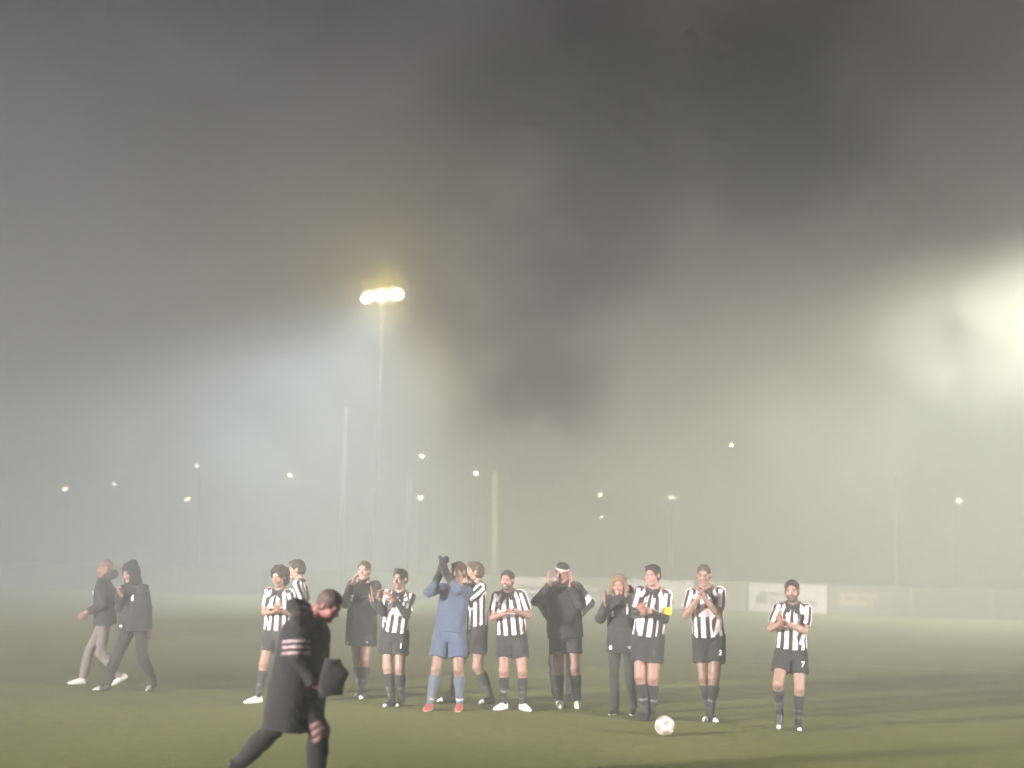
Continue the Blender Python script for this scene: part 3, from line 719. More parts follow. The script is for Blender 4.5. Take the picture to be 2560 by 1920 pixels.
def make_legwear(root, s, spec, seed):
    h = s.h
    for k in 'ab':
        hip, kn, A, T, e1, e2 = s.leg[k]
        if spec.get('sockc') is not None or spec.get('bottom', 'shorts') == 'shorts':
            c0 = np.array(spec.get('sockc', BLACK)); F = Field(np.min([kn, A], 0) - .14, np.max([kn, A], 0) + .14, .0085)
            d = nrm(A - kn); back = -nrm(s.fr[1] - d * (s.fr[1] @ d)); top = kn + d * .085 * h; m = kn + (A - kn) * .32 + back * .012
            F.cone(top, m, .062 * h, .069 * h, .015, clip=[(top, -d)]); F.cone(m, A, .069 * h, .043 * h, .015); F.cone(A, A - e2 * .045 * h + e1 * .05 * h, .041 * h, .033 * h, .012)
            v, q = F.nets(); v = folds(v, q, .005, seed + 70, s.fr)
            t = ((v - kn) @ d) / np.linalg.norm(A - kn)
            cl = np.repeat(c0[None], len(v), 0)
            for z0, z1, c, a in spec.get('bands', [(.60, .655, (.30, .30, .30), .55), (.80, .85, (.25, .25, .25), .4)]):
                mm = (((t > z0) & (t < z1)) * np.clip(.6 + vnoise(v, .035, seed + k.count('a')) * 1.2, 0, 1) * a)[:, None]; cl = cl * (1 - mm) + np.array(c) * mm
            link('sock', np_mesh('sock', v, q, cl), CLOTH, root)
        # boot
        bs = spec.get('boot', (BLACK, BLACK)); bc, ac = np.array(bs[0]), np.array(bs[1])
        side = np.cross(e1, e2)
        F = Field(np.min([A, T], 0) - .18, np.max([A, T], 0) + .18, .0075)
        Q = lambda a, b, c: A + (e1 * a + e2 * b + side * c) * h
        cl_ = [(Q(0, -.085, 0), -e2)]
        F.cone(Q(-.035, -.05, 0), Q(.04, -.052, 0), .037 * h, .036 * h, .015, clip=cl_)
        F.cone(Q(.04, -.052, 0), Q(.13, -.062, .004), .040 * h, .037 * h, .015, clip=cl_)
        F.cone(Q(.13, -.062, .004), Q(.185, -.068, 0), .036 * h, .024 * h, .012, clip=cl_)
        F.cone(Q(-.012, -.012, 0), Q(.05, -.042, 0), .043 * h, .040 * h, .02); F.cone(Q(.05, -.042, 0), Q(.11, -.058, 0), .040 * h, .036 * h, .02)
        v, q = F.nets()
        p = np.stack([(v - A) @ e1, (v - A) @ e2, (v - A) @ side], 1) / h
        cl = np.repeat(bc[None], len(v), 0)
        m = (np.clip((p[:, 0] - spec.get('acc', .11)) / .01, 0, 1) * (vnoise(p, .04, seed) > -.25))[:, None]
        cl = cl * (1 - m) + ac * m
        so = (p[:, 1] < -.074)[:, None]; cl = np.where(so, np.array(spec.get('sole', bc * .7)), cl)
        b = link('boot', np_mesh('boot', v, q, cl), LEATHER, root)

SKINS = {'fair': (.34, .215, .165), 'rosy': (.36, .20, .165), 'tan': (.28, .175, .13), 'red': (.30, .12, .105)}
def make_person(key, spec, seed):
    base, pose = POSES[key]
    root = empty('person', (base[0], base[1], 0))
    tag(root, spec['label'], 'person', spec.get('group'))
    s = solve(pose, spec)
    lsl = spec.get('top', 'shirt') != 'shirt' or spec.get('long')
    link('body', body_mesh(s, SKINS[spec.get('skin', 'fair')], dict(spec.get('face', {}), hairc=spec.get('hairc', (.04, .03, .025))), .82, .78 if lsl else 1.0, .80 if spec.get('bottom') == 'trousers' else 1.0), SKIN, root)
    if spec.get('hair'):
        me = hair_mesh(s, spec['hair'], spec.get('hairc', (.04, .03, .025)))
        if me: link('hair', me, HAIR, root)
    make_top(root, s, spec, seed)
    make_bottom(root, s, spec, seed)
    make_legwear(root, s, spec, seed)
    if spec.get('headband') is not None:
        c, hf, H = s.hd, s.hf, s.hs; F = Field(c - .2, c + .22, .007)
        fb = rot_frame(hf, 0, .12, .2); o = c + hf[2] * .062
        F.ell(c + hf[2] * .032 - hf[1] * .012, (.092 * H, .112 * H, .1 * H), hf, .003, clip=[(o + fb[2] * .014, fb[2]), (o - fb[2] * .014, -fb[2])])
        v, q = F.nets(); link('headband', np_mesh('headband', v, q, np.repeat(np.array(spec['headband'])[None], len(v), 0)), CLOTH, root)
    if spec.get('glove') is not None:
        for k in 'ab':
            W, d, n, c, sg = s.hand[k]; F = Field(W - .32, W + .32, .008)
            add_hand(F, W, d, n, c, sg, s.h * 1.36, .013); e = nrm(W - s.arm[k][1]); F.cone(W - e * .10, W + d * .05, .050, .048, .015)
            v, q = F.nets(); link('glove', np_mesh('glove', v, q, np.repeat(np.array(spec['glove'])[None], len(v), 0)), CLOTH, root)
    return root, s
DENS = .027
ANI = .5
VB = 1
FOGC = (.94, .955, .965, 1)
HALO = 1050
FOGH = 18
SKY = .82
SKY_OFF = (.3, .1, .2)
def fan(x, y, z, heads, half, c):
    o = []
    for a, dep, lin, quad in heads:
        d = z / math.tan(R(dep)); o.append(('floodlight_beam', (x, y, z), (x + d * math.cos(R(a)), y + d * math.sin(R(a)), 0), half, .4, c, lin, quad))
    return o
BEAMS = [
 ('floodlight_beam', (-5.49, 65.7, 12.2), (-10.4, 61.5, 0), 46, .12, (.80, 1, 1.16), 1 / 19, .08),
 ('floodlight_beam', (-5.49, 65.6, 12.2), (-3.4, 60.5, 0), 42, .5, (1, .97, .74), 1 / 60, .08),
 ('floodlight_beam', (19.75, 56.7, 12.8), (15.8, 54.0, 0), 47, .2, (.95, 1, 1.05), 1 / 40, .02),
 ('floodlight_beam', (19.75, 56.6, 12.8), (10.6, 51.5, 0), 44, .4, (.97, 1, .70), 1 / 17, .06),
] + fan(-32, -4, 8.5, ((35, 9, .42, .22), (47, 9, .21, .2), (60, 7.5, .20, .3)), 8.5, (1, .955, .915)) + fan(32, -4, 8.5, ((142, 9, .27, .15), (130, 9, .23, .15), (117, 7.5, .27, .25)), 8.5, (1, .955, .915))

STEP = .35
SMOKE = [((16.2, 53.0, 9.8), (8.0, 5, 4.6), .12, .55, 'pale smoke swirling in the beam at the right edge', 3.0),
         ((8.0, 56.5, 5.6), (9, 5, 4.4), .10, .34, 'pale billowing smoke low behind the right-hand players', 6.0),
         ((-11.5, 61.5, 6.6), (7, 5, 5.2), .10, .34, 'bluish smoke billowing in the beam left of the floodlight mast', 9.0),
         ((-1.5, 61, 8.6), (3.4, 4, 4.4), .14, .45, 'thin smoke drifting right of the lit floodlight mast', 8.0),
         ((.75, 24.5, 7.6), (3.0, 3, 5.0), .75, .45, 'dark plume of smoke hanging over the middle of the pitch', 5.0, .10, .2),
         ((4.0, 25, 8.9), (3.0, 3, 2.6), .70, .50, 'dark smoke puff high above the right-hand players', 1.0, .10, .2),
         ((.25, 25.2, 4.9), (1.9, 1.6, 2.3), 1.0, .5, 'low dark tail of the plume just above the headband player', 2.0, .10, .2),
         ((-5.49, 67.3, 12.4), (2.1, 1.2, 1.6), 2.6, .7, 'smoke added behind the lit floodlight to form its yellow halo', 4.0, .95, .0)]  # last one is added only to form a tight halo round the lamp
PINK = (.42, .31, .33)
BOOT_BLACK = ((.02, .02, .02), (.02, .02, .02)); BOOT_WHITE = ((.86, .80, .74), (.82, .76, .72)); BOOT_RED = ((.42, .10, .09), (.40, .10, .09))
BOOT_TIP = ((.03, .03, .03), (.75, .73, .68))
DARKHAIR = (.035, .028, .024); BROWN = (.07, .048, .032)
G = 'players and staff applauding in a line on the pitch'
PEOPLE = {
 'p1': dict(yaw=-78, hyaw=-66, top='puffer', topc=(.052, .052, .058), hem=-.08, hood='down', hood_r=.058, hands='rest', bottom='trousers', botc=(.24, .20, .20), trr=(.090, .072, .060), hair='buzz', hairc=(.16, .12, .10), skin='rosy', boot=BOOT_WHITE, lift={'b': 28}, sole=(.8, .76, .72), badge=[(.10, .36, .05)], patch=[(-.02, .0, .022, .02, (.6, .58, .58), 1)], yoke=(.045, .045, .05), bands=[],
   label='man in padded grey jacket and pale trousers walking left in white shoes'),
 'p2': dict(yaw=-24, build=1.2, hyaw=-34, hpitch=14, top='coat', topc=(.026, .024, .026), hem=-.10, hood='up', hands='rest', hand={'a': (-.3, .5, .75, .6, -.2, .3, 1.2)}, bottom='trousers', trr=(.100, .078, .058), hair=None, skin='fair', boot=((.03, .03, .03), (.45, .44, .44)), acc=.1, lift={'b': 12}, badge=[(.085, .34, .055)], patch=[(-.12, -.02, .03, .016, (.7, .68, .66), 1)],
   label='person in black coat with the hood pulled up, walking with a fist at the chest'),
 'p3': dict(yaw=-22, hyaw=-24, hpitch=14, top='shirt', hands='clap', hand={'a': (.6, .5, .5, .5, .1, .8, .35), 'b': (-.75, .5, .2, -.1, .2, -.95, .3)}, hair='bushy', hairc=(.032, .027, .024), skin='tan', boot=BOOT_WHITE, sole=(.7, .66, .62), face=dict(beard=.25),
   label='clapping striped-shirt player with bushy dark hair, half hidden by the passing coated man', group=G),
 'p4': dict(yaw=-96, hyaw=-84, top='shirt', hands='rest', hair='short', hairc=DARKHAIR, skin='fair', boot=BOOT_BLACK,
   label='striped-shirt player in profile facing left, behind the bushy-haired player', group=G),
 'p5': dict(yaw=-14, hyaw=-16, hpitch=2, top='coat', topc=(.027, .025, .026), hem=-.30, hands='wide', hand={'a': (.35, .35, .8, .8, .3, 0, .3)}, hair='crop', hairc=BROWN, skin='fair', boot=BOOT_TIP, acc=.15, inseam=.5, badge=[(-.075, .33, .10, '7')], patch=[(-.15, -.27, .02, .025, (.5, .5, .5), 1), (.13, -.2, .014, .05, (.4, .4, .4), 1)],
   label='player in long black coat with bare knees and a white 7 on the chest', group=G),
 'p6': dict(yaw=-20, hyaw=-26, hpitch=4, top='shirt', long=True, hands='wide', hand={'a': (.3, .5, .75, .7, .5, 0, .25), 'b': (-.5, .45, .6, -.8, .2, .2, .3)}, hair='quiff', hairc=DARKHAIR, skin='fair', boot=BOOT_TIP, acc=.165, num='1', face=dict(beard=.35),
   label='striped-shirt player with dark quiff and black long sleeves, clapping with hands raised', group=G),
 'p7': dict(yaw=-16, hyaw=-30, hpitch=2, top='gk', topc=(.058, .080, .132), hem=-.03, hands='clasp', hand={'a': (.25, .2, .95, .9, .2, 0, .25), 'b': (-.1, .25, .95, -.9, .2, 0, .25)}, hair='short', hairc=BROWN, skin='tan', botc=(.058, .082, .136), sockc=(.085, .105, .14), boot=BOOT_RED, sole=(.7, .66, .6), glove=(.025, .025, .025), bands=[(.84, .9, (.6, .6, .62), .8)], inseam=.7, patch=[],
   label='goalkeeper in blue kit clapping black gloves above head height, wearing red boots', group=G),
 'p8': dict(yaw=-66, hyaw=-80, hpitch=-4, top='shirt', long=True, hands='clap', hair='short', hairc=BROWN, skin='fair', boot=BOOT_TIP, acc=.13, badge=[],
   label='striped-shirt player in profile clapping by his mouth, just behind the goalkeeper', group=G),
 'p9': dict(yaw=-12, hyaw=-20, hpitch=2, top='shirt', hands='clap', hand={'a': (.85, .25, .25, 0, .3, .95, .3), 'b': (-.85, .3, .1, 0, .3, -.95, .3)}, hair='crop', hairc=(.04, .032, .028), skin='rosy', boot=BOOT_WHITE, sole=(.8, .76, .72), face=dict(beard=.8, mouth='smile'), build=1.04,
   label='smiling bearded striped-shirt player with white boots, palms pressed flat at his chest', group=G),
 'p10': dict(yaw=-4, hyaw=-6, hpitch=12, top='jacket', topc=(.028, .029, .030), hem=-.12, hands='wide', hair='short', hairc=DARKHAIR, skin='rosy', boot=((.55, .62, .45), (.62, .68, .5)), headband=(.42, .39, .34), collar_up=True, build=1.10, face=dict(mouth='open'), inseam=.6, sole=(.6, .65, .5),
   label='player in black jacket and shorts with a pale headband, hands raised beside his face', group=G),
 'p11': dict(yaw=6, hyaw=10, top='jacket', topc=(.026, .026, .028), hem=-.10, hands='rest', hair='crop', hairc=DARKHAIR, skin='fair', bottom='trousers', boot=BOOT_BLACK, build=1.08, armband=[('b', .55, .85, (.55, .55, .55))], patch=[(-.15, .0, .018, .03, (.7, .7, .7), 1)],
   label='person in black tracksuit mostly hidden behind the player with the headband', group=G),
 'p12': dict(yaw=-16, hyaw=-20, hpitch=10, top='jacket', topc=(.028, .027, .028), hem=-.19, hood='down', hood_r=.062, hands='wide', hair='long', hairc=(.20, .13, .075), skin='rosy', bottom='trousers', trr=(.088, .060, .046), boot=((.03, .03, .03), (.03, .03, .03)), sole=(.75, .73, .7), badge=[(-.085, .30, .055)], patch=[(.10, .36, .014, .06, (.7, .7, .68), 1), (-.12, -.11, .02, .025, (.65, .65, .6), 1), (.13, -.11, .03, .015, (.35, .35, .33), 1)], face=dict(jaw=.94, mouth='smile', brow=(.16, .11, .07)), sw=.155, build=.97, fold=.012,
   label='fair-haired woman in black tracksuit laughing, with both open hands raised apart', group=G),
 'p13': dict(yaw=-24, hyaw=-36, hpitch=2, top='shirt', long=True, captain=True, hands='clap', hand={'a': (.25, .5, .8, .9, .2, -.1, .25), 'b': (-.7, .55, .4, -.6, -.1, .6, .3)}, hair='short', hairc=DARKHAIR, skin='rosy', boot=BOOT_BLACK,
   label='striped-shirt captain with a yellow armband and black long sleeves, clapping', group=G),
 'p14': dict(yaw=-8, hyaw=-12, hpitch=12, top='shirt', hands='clasp', hair='buzz', hairc=(.075, .06, .05), skin='tan', boot=BOOT_TIP, acc=.14, num='2', toe={'a': -25, 'b': 20},
   label='tall striped-shirt player with cropped hair pressing both hands to his mouth', group=G),
 'p15': dict(yaw=-14, hyaw=-16, hpitch=2, top='shirt', hands='clap', hand={'a': (-.1, .45, .85, .9, .2, .1, .3), 'b': (-.75, .45, .45, -.6, .1, .7, .35)}, hair='short', hairc=(.045, .035, .028), skin='fair', boot=BOOT_TIP, acc=.16, num='7', lift={'a': 52}, face=dict(beard=.85), toe={'a': -20},
   label='bearded striped-shirt player stepping forward in front of the white advertising board', group=G),
 'p0': dict(yaw=68, hyaw=66, hpitch=34, top='coat', topc=(.016, .014, .015), hem=-.43, hood='down', hood_r=.052, hands='rest', hand={'a': (.5, .6, -.4, .2, -.2, .8, 1.1)}, hair='crop', hairc=(.075, .05, .045), skin='red', bottom='trousers', botc=(.016, .014, .015), boot=BOOT_BLACK, H=1.80, build=1.34, armband=[('a', .54, .61, PINK), ('a', .70, .77, PINK), ('a', .86, .93, PINK)], legband=[('a', .84, .91, (.30, .15, .15)), ('a', .96, 1.03, (.30, .15, .15)), ('a', 1.09, 1.16, (.30, .15, .15))], trr=(.105, .085, .065), lift={'b': 48},
   label='man in long dark coat with pink chevrons striding right, head bowed, nearest the camera'),
}
import time as _t
_t0 = _t.time()
for i, (k, sp) in enumerate(PEOPLE.items()):
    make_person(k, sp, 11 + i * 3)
print('people', round(_t.time() - _t0, 1))

# black bag carried by the coated man
F = Field((-1.62, 13.0, .68), (-1.2, 13.5, 1.22), .008)
bf = np.array([(.97, .2, 0), (.2, -.97, 0), (0, 0, 1.0)])
F.column((-1.42, 13.27, .80), bf, [(0, .094, .050, 0), (.05, .104, .062, 0), (.17, .106, .056, 0), (.25, .080, .045, 0), (.30, .062, .036, 0)], .02, power=3)
F.cone((-1.38, 13.27, .95), (-1.325, 13.27, .985), .05, .035, .06)
v, q = F.nets(); v = folds(v, q, .02, 5, bf)
bag = link('bag', np_mesh('bag', v - np.array((-1.42, 13.27, .80), np.float32), q, np.repeat(np.array((.022, .019, .020))[None], len(v), 0)), CLOTH)
bag.location = (-1.42, 13.27, .80)
tag(bag, 'soft black bag held in the hand of the man in the long dark coat', 'bag')

# football
bm = bmesh.new(); bmesh.ops.create_icosphere(bm, subdivisions=6, radius=.11)
ico = bmesh.new(); bmesh.ops.create_icosphere(ico, subdivisions=1, radius=1); C12 = np.array([v.co[:] for v in ico.verts]); F20 = np.array([f.calc_center_median().normalized()[:] for f in ico.faces]); ico.free()
vv = np.array([v.co[:] for v in bm.verts]); nn = vv / np.linalg.norm(vv, axis=1, keepdims=True)
d5 = np.sort(np.arccos(np.clip(nn @ C12.T, -1, 1)), 1); d6 = np.sort(np.arccos(np.clip(nn @ F20.T, -1, 1)), 1)
a5, a6 = d5[:, 0] * 1.06, d6[:, 0]
pent = a5 < .345
seam = np.minimum(np.abs(a5 - .345), np.where(pent, 9, np.abs(d6[:, 1] - d6[:, 0])))
vv *= (1 - .012 * np.exp(-(seam / .03) ** 2))[:, None]
bc = np.repeat(np.array((.60, .54, .51))[None], len(vv), 0)
bc[pent] = (.20, .13, .12); pk = pent & (nn[:, 0] < .2); bc[pk] = (.42, .26, .25)
bc *= (1 - .55 * np.exp(-(seam / .018) ** 2))[:, None] * (1 + .10 * vnoise(vv, .05, 2))[:, None]
q = np.array([[v.index for v in f.verts] for f in bm.faces]); bm.free()
ball = link('football', np_mesh('football', vv, q, bc), mat_attr('ball_leather', .4, 60, .15, .06))
ball.location = (1.765, 17.95, .112); ball.rotation_euler = (.5, .3, .9)
tag(ball, 'white football with pinkish panels lying on the grass in front of the line', 'football')

# ------------------------------------------------------------------ ground
def ground():
    m, nt, b = mat_base('turf', .95)
    g = nt.nodes.new('ShaderNodeNewGeometry')
    def noise(scale, det):
        n = nt.nodes.new('ShaderNodeTexNoise'); n.inputs['Scale'].default_value = scale; n.inputs['Detail'].default_value = det
        nt.links.new(g.outputs['Position'], n.inputs['Vector']); return n
    n1, n2, n3 = noise(.35, 4), noise(7, 5), noise(55, 3)
    r = nt.nodes.new('ShaderNodeValToRGB'); nt.links.new(n1.outputs['Fac'], r.inputs[0])
    r.color_ramp.elements[0].position, r.color_ramp.elements[1].position = .32, .7
    r.color_ramp.elements[0].color = (.124, .140, .046, 1); r.color_ramp.elements[1].color = (.160, .178, .056, 1)
    r2 = nt.nodes.new('ShaderNodeValToRGB'); nt.links.new(n2.outputs['Fac'], r2.inputs[0])
    r2.color_ramp.elements[0].position, r2.color_ramp.elements[1].position = .3, .72
    r2.color_ramp.elements[0].color = (.62, .60, .62, 1); r2.color_ramp.elements[1].color = (1.25, 1.2, 1.1, 1)
    mx = nt.nodes.new('ShaderNodeMix'); mx.data_type = 'RGBA'; mx.blend_type = 'MULTIPLY'; mx.inputs[0].default_value = .8
    nt.links.new(r.outputs[0], mx.inputs[6]); nt.links.new(r2.outputs[0], mx.inputs[7]); nt.links.new(mx.outputs[2], b.inputs['Base Color'])
    ad = nt.nodes.new('ShaderNodeMath'); ad.operation = 'ADD'; nt.links.new(n2.outputs['Fac'], ad.inputs[0]); nt.links.new(n3.outputs['Fac'], ad.inputs[1])
    bp = nt.nodes.new('ShaderNodeBump'); bp.inputs['Strength'].default_value = .6; bp.inputs['Distance'].default_value = .05
    nt.links.new(ad.outputs[0], bp.inputs['Height']); nt.links.new(bp.outputs[0], b.inputs['Normal'])
    b.inputs['Specular IOR Level'].default_value = .2
    me = bpy.data.meshes.new('ground'); me.from_pydata([(-500, -80, 0), (500, -80, 0), (500, 700, 0), (-500, 700, 0)], [], [(0, 1, 2, 3)])
    tag(link('ground', me, m), kind='structure')
ground()
LINE = mat_plain('line_paint', (.34, .36, .28), .9, .25, 6)
T_DIR = Vector((.9497, -.3134, 0)); N_DIR = Vector((.3134, .9497, 0))
def painted(name, org, length, width, along=T_DIR, across=N_DIR):
    o = Vector(org); v = [o - along * length, o + along * length, o + along * length + across * width, o - along * length + across * width]
    me = bpy.data.meshes.new(name); me.from_pydata([tuple(p) for p in v], [], [(0, 1, 2, 3)]); tag(link(name, me, LINE), kind='structure')
painted('pitch_line', (-5, 33.4, .004), 45, .10)
painted('touch_line', (0, 54.6, .004), 60, .12)

# ------------------------------------------------------------------ advertising boards along the far touchline
BOARD_W = mat_plain('board_white', (.78, .75, .76), .6, .04, 3)
BOARD_D = mat_plain('board_green', (.27, .285, .22), .6, .12, 3)
FRAME = mat_plain('board_frame', (.30, .30, .29), .5, .1, 5)
GREY_PRINT = mat_plain('grey_print', (.09, .09, .085), .7, .1, 20)
PALE_PRINT = mat_plain('pale_print', (.85, .66, .50), .7, .08, 20)
GREEN_PRINT = mat_plain('green_print', (.75, .78, .60), .7, .08, 20)
def board(a, b, kind, label, words, group='advertising boards along the far touchline'):
    a, b = Vector((a[0], a[1], 0)), Vector((b[0], b[1], 0)); d = b - a; L = d.length - .03; mid = (a + b) / 2
    rz = math.atan2(d.y, d.x)
    r = empty('advertising_board', tuple(mid), rz); tag(r, label, 'advertising board', group)
    white = kind != 'd'
    MB().box((-L / 2, -.012, .03), (L / 2, .012, .965)).build('panel', BOARD_W if white else BOARD_D, r)
    m = MB().box((-L / 2 - .012, -.02, .965), (L / 2 + .012, .02, .99)).box((-L / 2 - .012, -.02, .008), (L / 2 + .012, .02, .03))
    for x in (-L / 2 - .012, L / 2): m.box((x, -.02, .03), (x + .012, .02, .965))
    m.build('frame', FRAME, r)
    for x in (-L * .3, L * .3):
        MB().box((x - .02, .02, .0), (x + .02, .05, .9)).box((x - .02, .05, 0), (x + .02, .45, .03)).build('leg', FRAME, r)
    up = Matrix(((1, 0, 0), (0, 0, -1), (0, 1, 0)))
    for (t, size, x, z, mm) in words:
        text_mesh('lettering', t, size, mm, r, Vector((x, -.016, z)), up, .002, .006, 'LEFT')
    return r
b1 = board((-.1, 57.63), (2.18, 56.88), 'w', 'white advertising board with two grey lines of text beside the headband player', [('Installatietechniek', .155, -.62, .60, GREY_PRINT), ('onderhoud', .17, -.55, .34, GREY_PRINT)])
board((2.24, 56.86), (3.69, 56.38), 'd', 'dark green advertising board with pale mottled letters behind the fair-haired woman', [('Schilder', .30, -.66, .62, GREEN_PRINT), ('werken', .30, -.6, .30, GREEN_PRINT)])
b2 = board((3.74, 56.36), (6.41, 55.48), 'w', 'white advertising board behind the captain, grey strip of text in its lower half', [('bouwonderneming', .24, -1.1, .30, GREY_PRINT)])
board((6.46, 55.47), (8.14, 54.91), 'd', 'short green advertising board with pinkish letters beside the cropped-haired player', [('Garage', .30, -.55, .52, PALE_PRINT)])
b3 = board((8.2, 54.9), (10.73, 54.06), 'w', 'white advertising board with grey block emblem, behind the bearded player in front', [('timmerfabriek', .17, -.62, .62, GREY_PRINT), ('Timmerwerken', .26, -.64, .36, GREY_PRINT)])
e = MB().box((-1.06, -.018, .30), (-.70, -.0125, .56)).box((-.95, -.018, .575), (-.70, -.0125, .68)); e.build('emblem', mat_plain('emblem_grey', (.20, .22, .17), .7, .08, 10), b3)
board((10.78, 54.04), (13.28, 53.22), 'd', 'green advertising board with pinkish lettering, right of the block-emblem board', [('Schildersbedr', .235, -.98, .66, PALE_PRINT), ('Bakkerij', .34, -.98, .42, PALE_PRINT)])
board((13.33, 53.2), (15.74, 52.4), 'd', 'plain dark green advertising board at the far right of the row', [])
board((15.8, 52.38), (18.2, 51.58), 'd', 'plain green board next to last at the right end of the row', [])
board((18.26, 51.56), (20.66, 50.77), 'd', 'last plain green board, cut by the right edge of the picture', [])
for (a, b, l) in (((-3.04, 58.6), (-.16, 57.65), 'plain dark green board behind the goalkeeper and his neighbour'), ((-6.12, 59.62), (-3.1, 58.62), 'plain dark green board behind the player with the white 7'),
        ((-9.31, 60.67), (-6.18, 59.64), 'plain dark green board far behind the bushy-haired player'), ((-12.7, 61.79), (-9.37, 60.69), 'plain dark green board between the walking pair and the striped players'),
        ((-16.3, 62.98), (-12.76, 61.81), 'plain dark green board behind the hooded walking person'), ((-20.21, 64.27), (-16.36, 63.0), 'plain dark green board at the far left of the row')):
    board(a, b, 'd', l, [])

# ------------------------------------------------------------------ masts, poles and lamps
STEEL = mat_plain('galvanised_steel', (.055, .055, .052), .5, .1, 3)
PALE = mat_plain('pale_paint', (.11, .11, .09), .6, .08, 3)
HOUSING = mat_plain('lamp_housing', (.12, .12, .12), .5, .1, 5)
FLOOD = mat_glow('floodlight_glow', (1.0, .95, .70), 60)
LAMP = mat_glow('street_lamp_glow', (1.0, .86, .42), 60)
LAMP_W = mat_glow('street_lamp_white', (1, .95, .70), 60)
def mast(x, y, z, aim, label, seed):
    r = empty('floodlight_mast', (x, y, 0)); tag(r, label, 'floodlight mast')
    MB().tube([(0, .25, 0), (0, .25, z * .5), (0, .25, z + .1)], [.07, .05, .04], 14).build('pole', STEEL, r, smooth=True)
    MB().box((-.95, .16, z - .28), (.95, .24, z - .20)).build('crossbar', STEEL, r)
    for i in (-1, 0, 1):
        rot = Matrix.Rotation(R(aim + i * 14), 3, 'Z') @ Matrix.Rotation(R(-26), 3, 'X')
        org = (i * .60, 0, z + .08 * i)
        h = MB().tube([rot @ Vector((0, .16, 0)) + Vector(org), rot @ Vector((0, .10, 0)) + Vector(org), rot @ Vector((0, -.01, 0)) + Vector(org)], [.14, .27, .28], 24)
        h.box((-.29, -.12, .285), (.29, .12, .305), rot, org).box((-.03, .06, -.40), (.03, .10, -.20), rot, org)
        o = h.build('lamp_head', HOUSING, r)
        MB().tube([rot @ Vector((0, -.012, 0)) + Vector(org), rot @ Vector((0, -.03, 0)) + Vector(org)], [.265, .20], 24).build('lens', FLOOD, o)
    return r
mast(-5.49, 66.0, 12.3, -10, 'tall floodlight mast with three glowing lamps, left of the picture centre', 1)
mast(19.75, 57.0, 12.87, -25, 'floodlight mast just beyond the right edge whose beam lights the smoke', 2)
for x, y, z, rad, m, l in ((-7.06, 68, 7.76, .085, PALE, 'slender pale pole left of the lit floodlight mast'), (-4.0, 64, 4.75, .07, PALE, 'slender pale pole right of the lit floodlight mast'),
        (-.55, 62, 4.89, .115, mat_plain('cream_paint', (.36, .38, .20), .6, .06, 3), 'thick cream pole catching the light near the picture centre'), (6.48, 64, 4.01, .06, PALE, 'thin pale pole between the captain and the cropped-haired player'),
        (14.92, 62, 5.06, .08, PALE, 'pale pole standing in the glow at the right'), (-13.55, 70, 4.98, .06, PALE, 'faint thin pole behind the walking pair')):
    r = empty('pole', (x, y, 0)); tag(r, l, 'pole')
    MB().tube([(0, 0, 0), (0, 0, z * .5), (0, 0, z)], [rad, rad * .95, rad * .85], 12).build('shaft', m, r, smooth=True)
    MB().tube([(0, 0, z), (0, 0, z + .05)], [rad * 1.15, rad * .6], 12).build('cap', STEEL, r, smooth=True)
LG = 'street lamps glowing through the fog behind the pitch'
WH = [((-23.56, 85.0, 4.57), .17, .05, 'flat street lamp glowing at the far left'), ((-27.09, 110.0, 5.77), .10, .09, 'tiny street lamp right of the flat far-left one'), ((-18.6, 95.0, 6.41), .11, .08, 'higher of the two street lamps above the gap right of the walking pair'),
      ((-17.04, 85.0, 4.14), .17, .05, 'lower flat street lamp right of the walking pair'), ((-13.05, 95.0, 5.95), .13, .10, 'street lamp above the bushy-haired player'), ((-5.28, 95.0, 7.26), .15, .13, 'bright round street lamp right of the lit floodlight pole'),
      ((-4.73, 85.0, 4.5), .17, .07, 'flat yellowish street lamp under the bright round one'), ((-1.7, 80.0, 5.61), .12, .10, 'street lamp left of the thick cream pole'), ((-5.61, 110.0, 1.57), .06, .06, 'tiny low lamp above the player with the dark quiff'),
      ((5.63, 100.0, 5.32), .12, .09, 'upper of the two lamps above the fair-haired woman'), ((6.39, 110.0, 4.11), .11, .09, 'lower of the two lamps above the fair-haired woman'), ((9.53, 95.0, 5.07), .10, .08, 'left lamp of the close pair above the captain'),
      ((9.81, 95.0, 5.08), .06, .06, 'right, dimmer lamp of the close pair above the captain'), ((12.42, 90.0, 7.96), .14, .11, 'high street lamp right of the picture centre'), ((23.82, 85.0, 4.93), .17, .07, 'flat yellow street lamp at the right side'), ((24.48, 110.0, 4.38), .07, .06, 'tiny lamp above the bearded player in front')]
for (x, y, z), w, hh, l in WH:
    r = empty('street_lamp', (x, y, 0)); tag(r, l, 'street lamp', LG)
    MB().tube([(0, .6, 0), (0, .6, z), (0, .45, z + .22), (0, .1, z + .25)], [.04, .03, .025, .02], 8).build('pole', STEEL, r, smooth=True)
    hd = MB().tube([(0, .28, z + .2), (0, .0, z + .17), (0, -.25, z + .14)], [.05, .13, .07], 10).build('lamp_head', HOUSING, r, smooth=True)
    bmv = bmesh.new(); bmesh.ops.create_uvsphere(bmv, u_segments=16, v_segments=10, radius=1); bmesh.ops.scale(bmv, vec=(w * .6, .1, hh * .55), verts=bmv.verts); bmesh.ops.translate(bmv, vec=(0, -.06, z), verts=bmv.verts)
    me = bpy.data.meshes.new('bulb'); bmv.to_mesh(me); bmv.free(); link('bulb', me, LAMP if w > .12 else LAMP_W, hd)
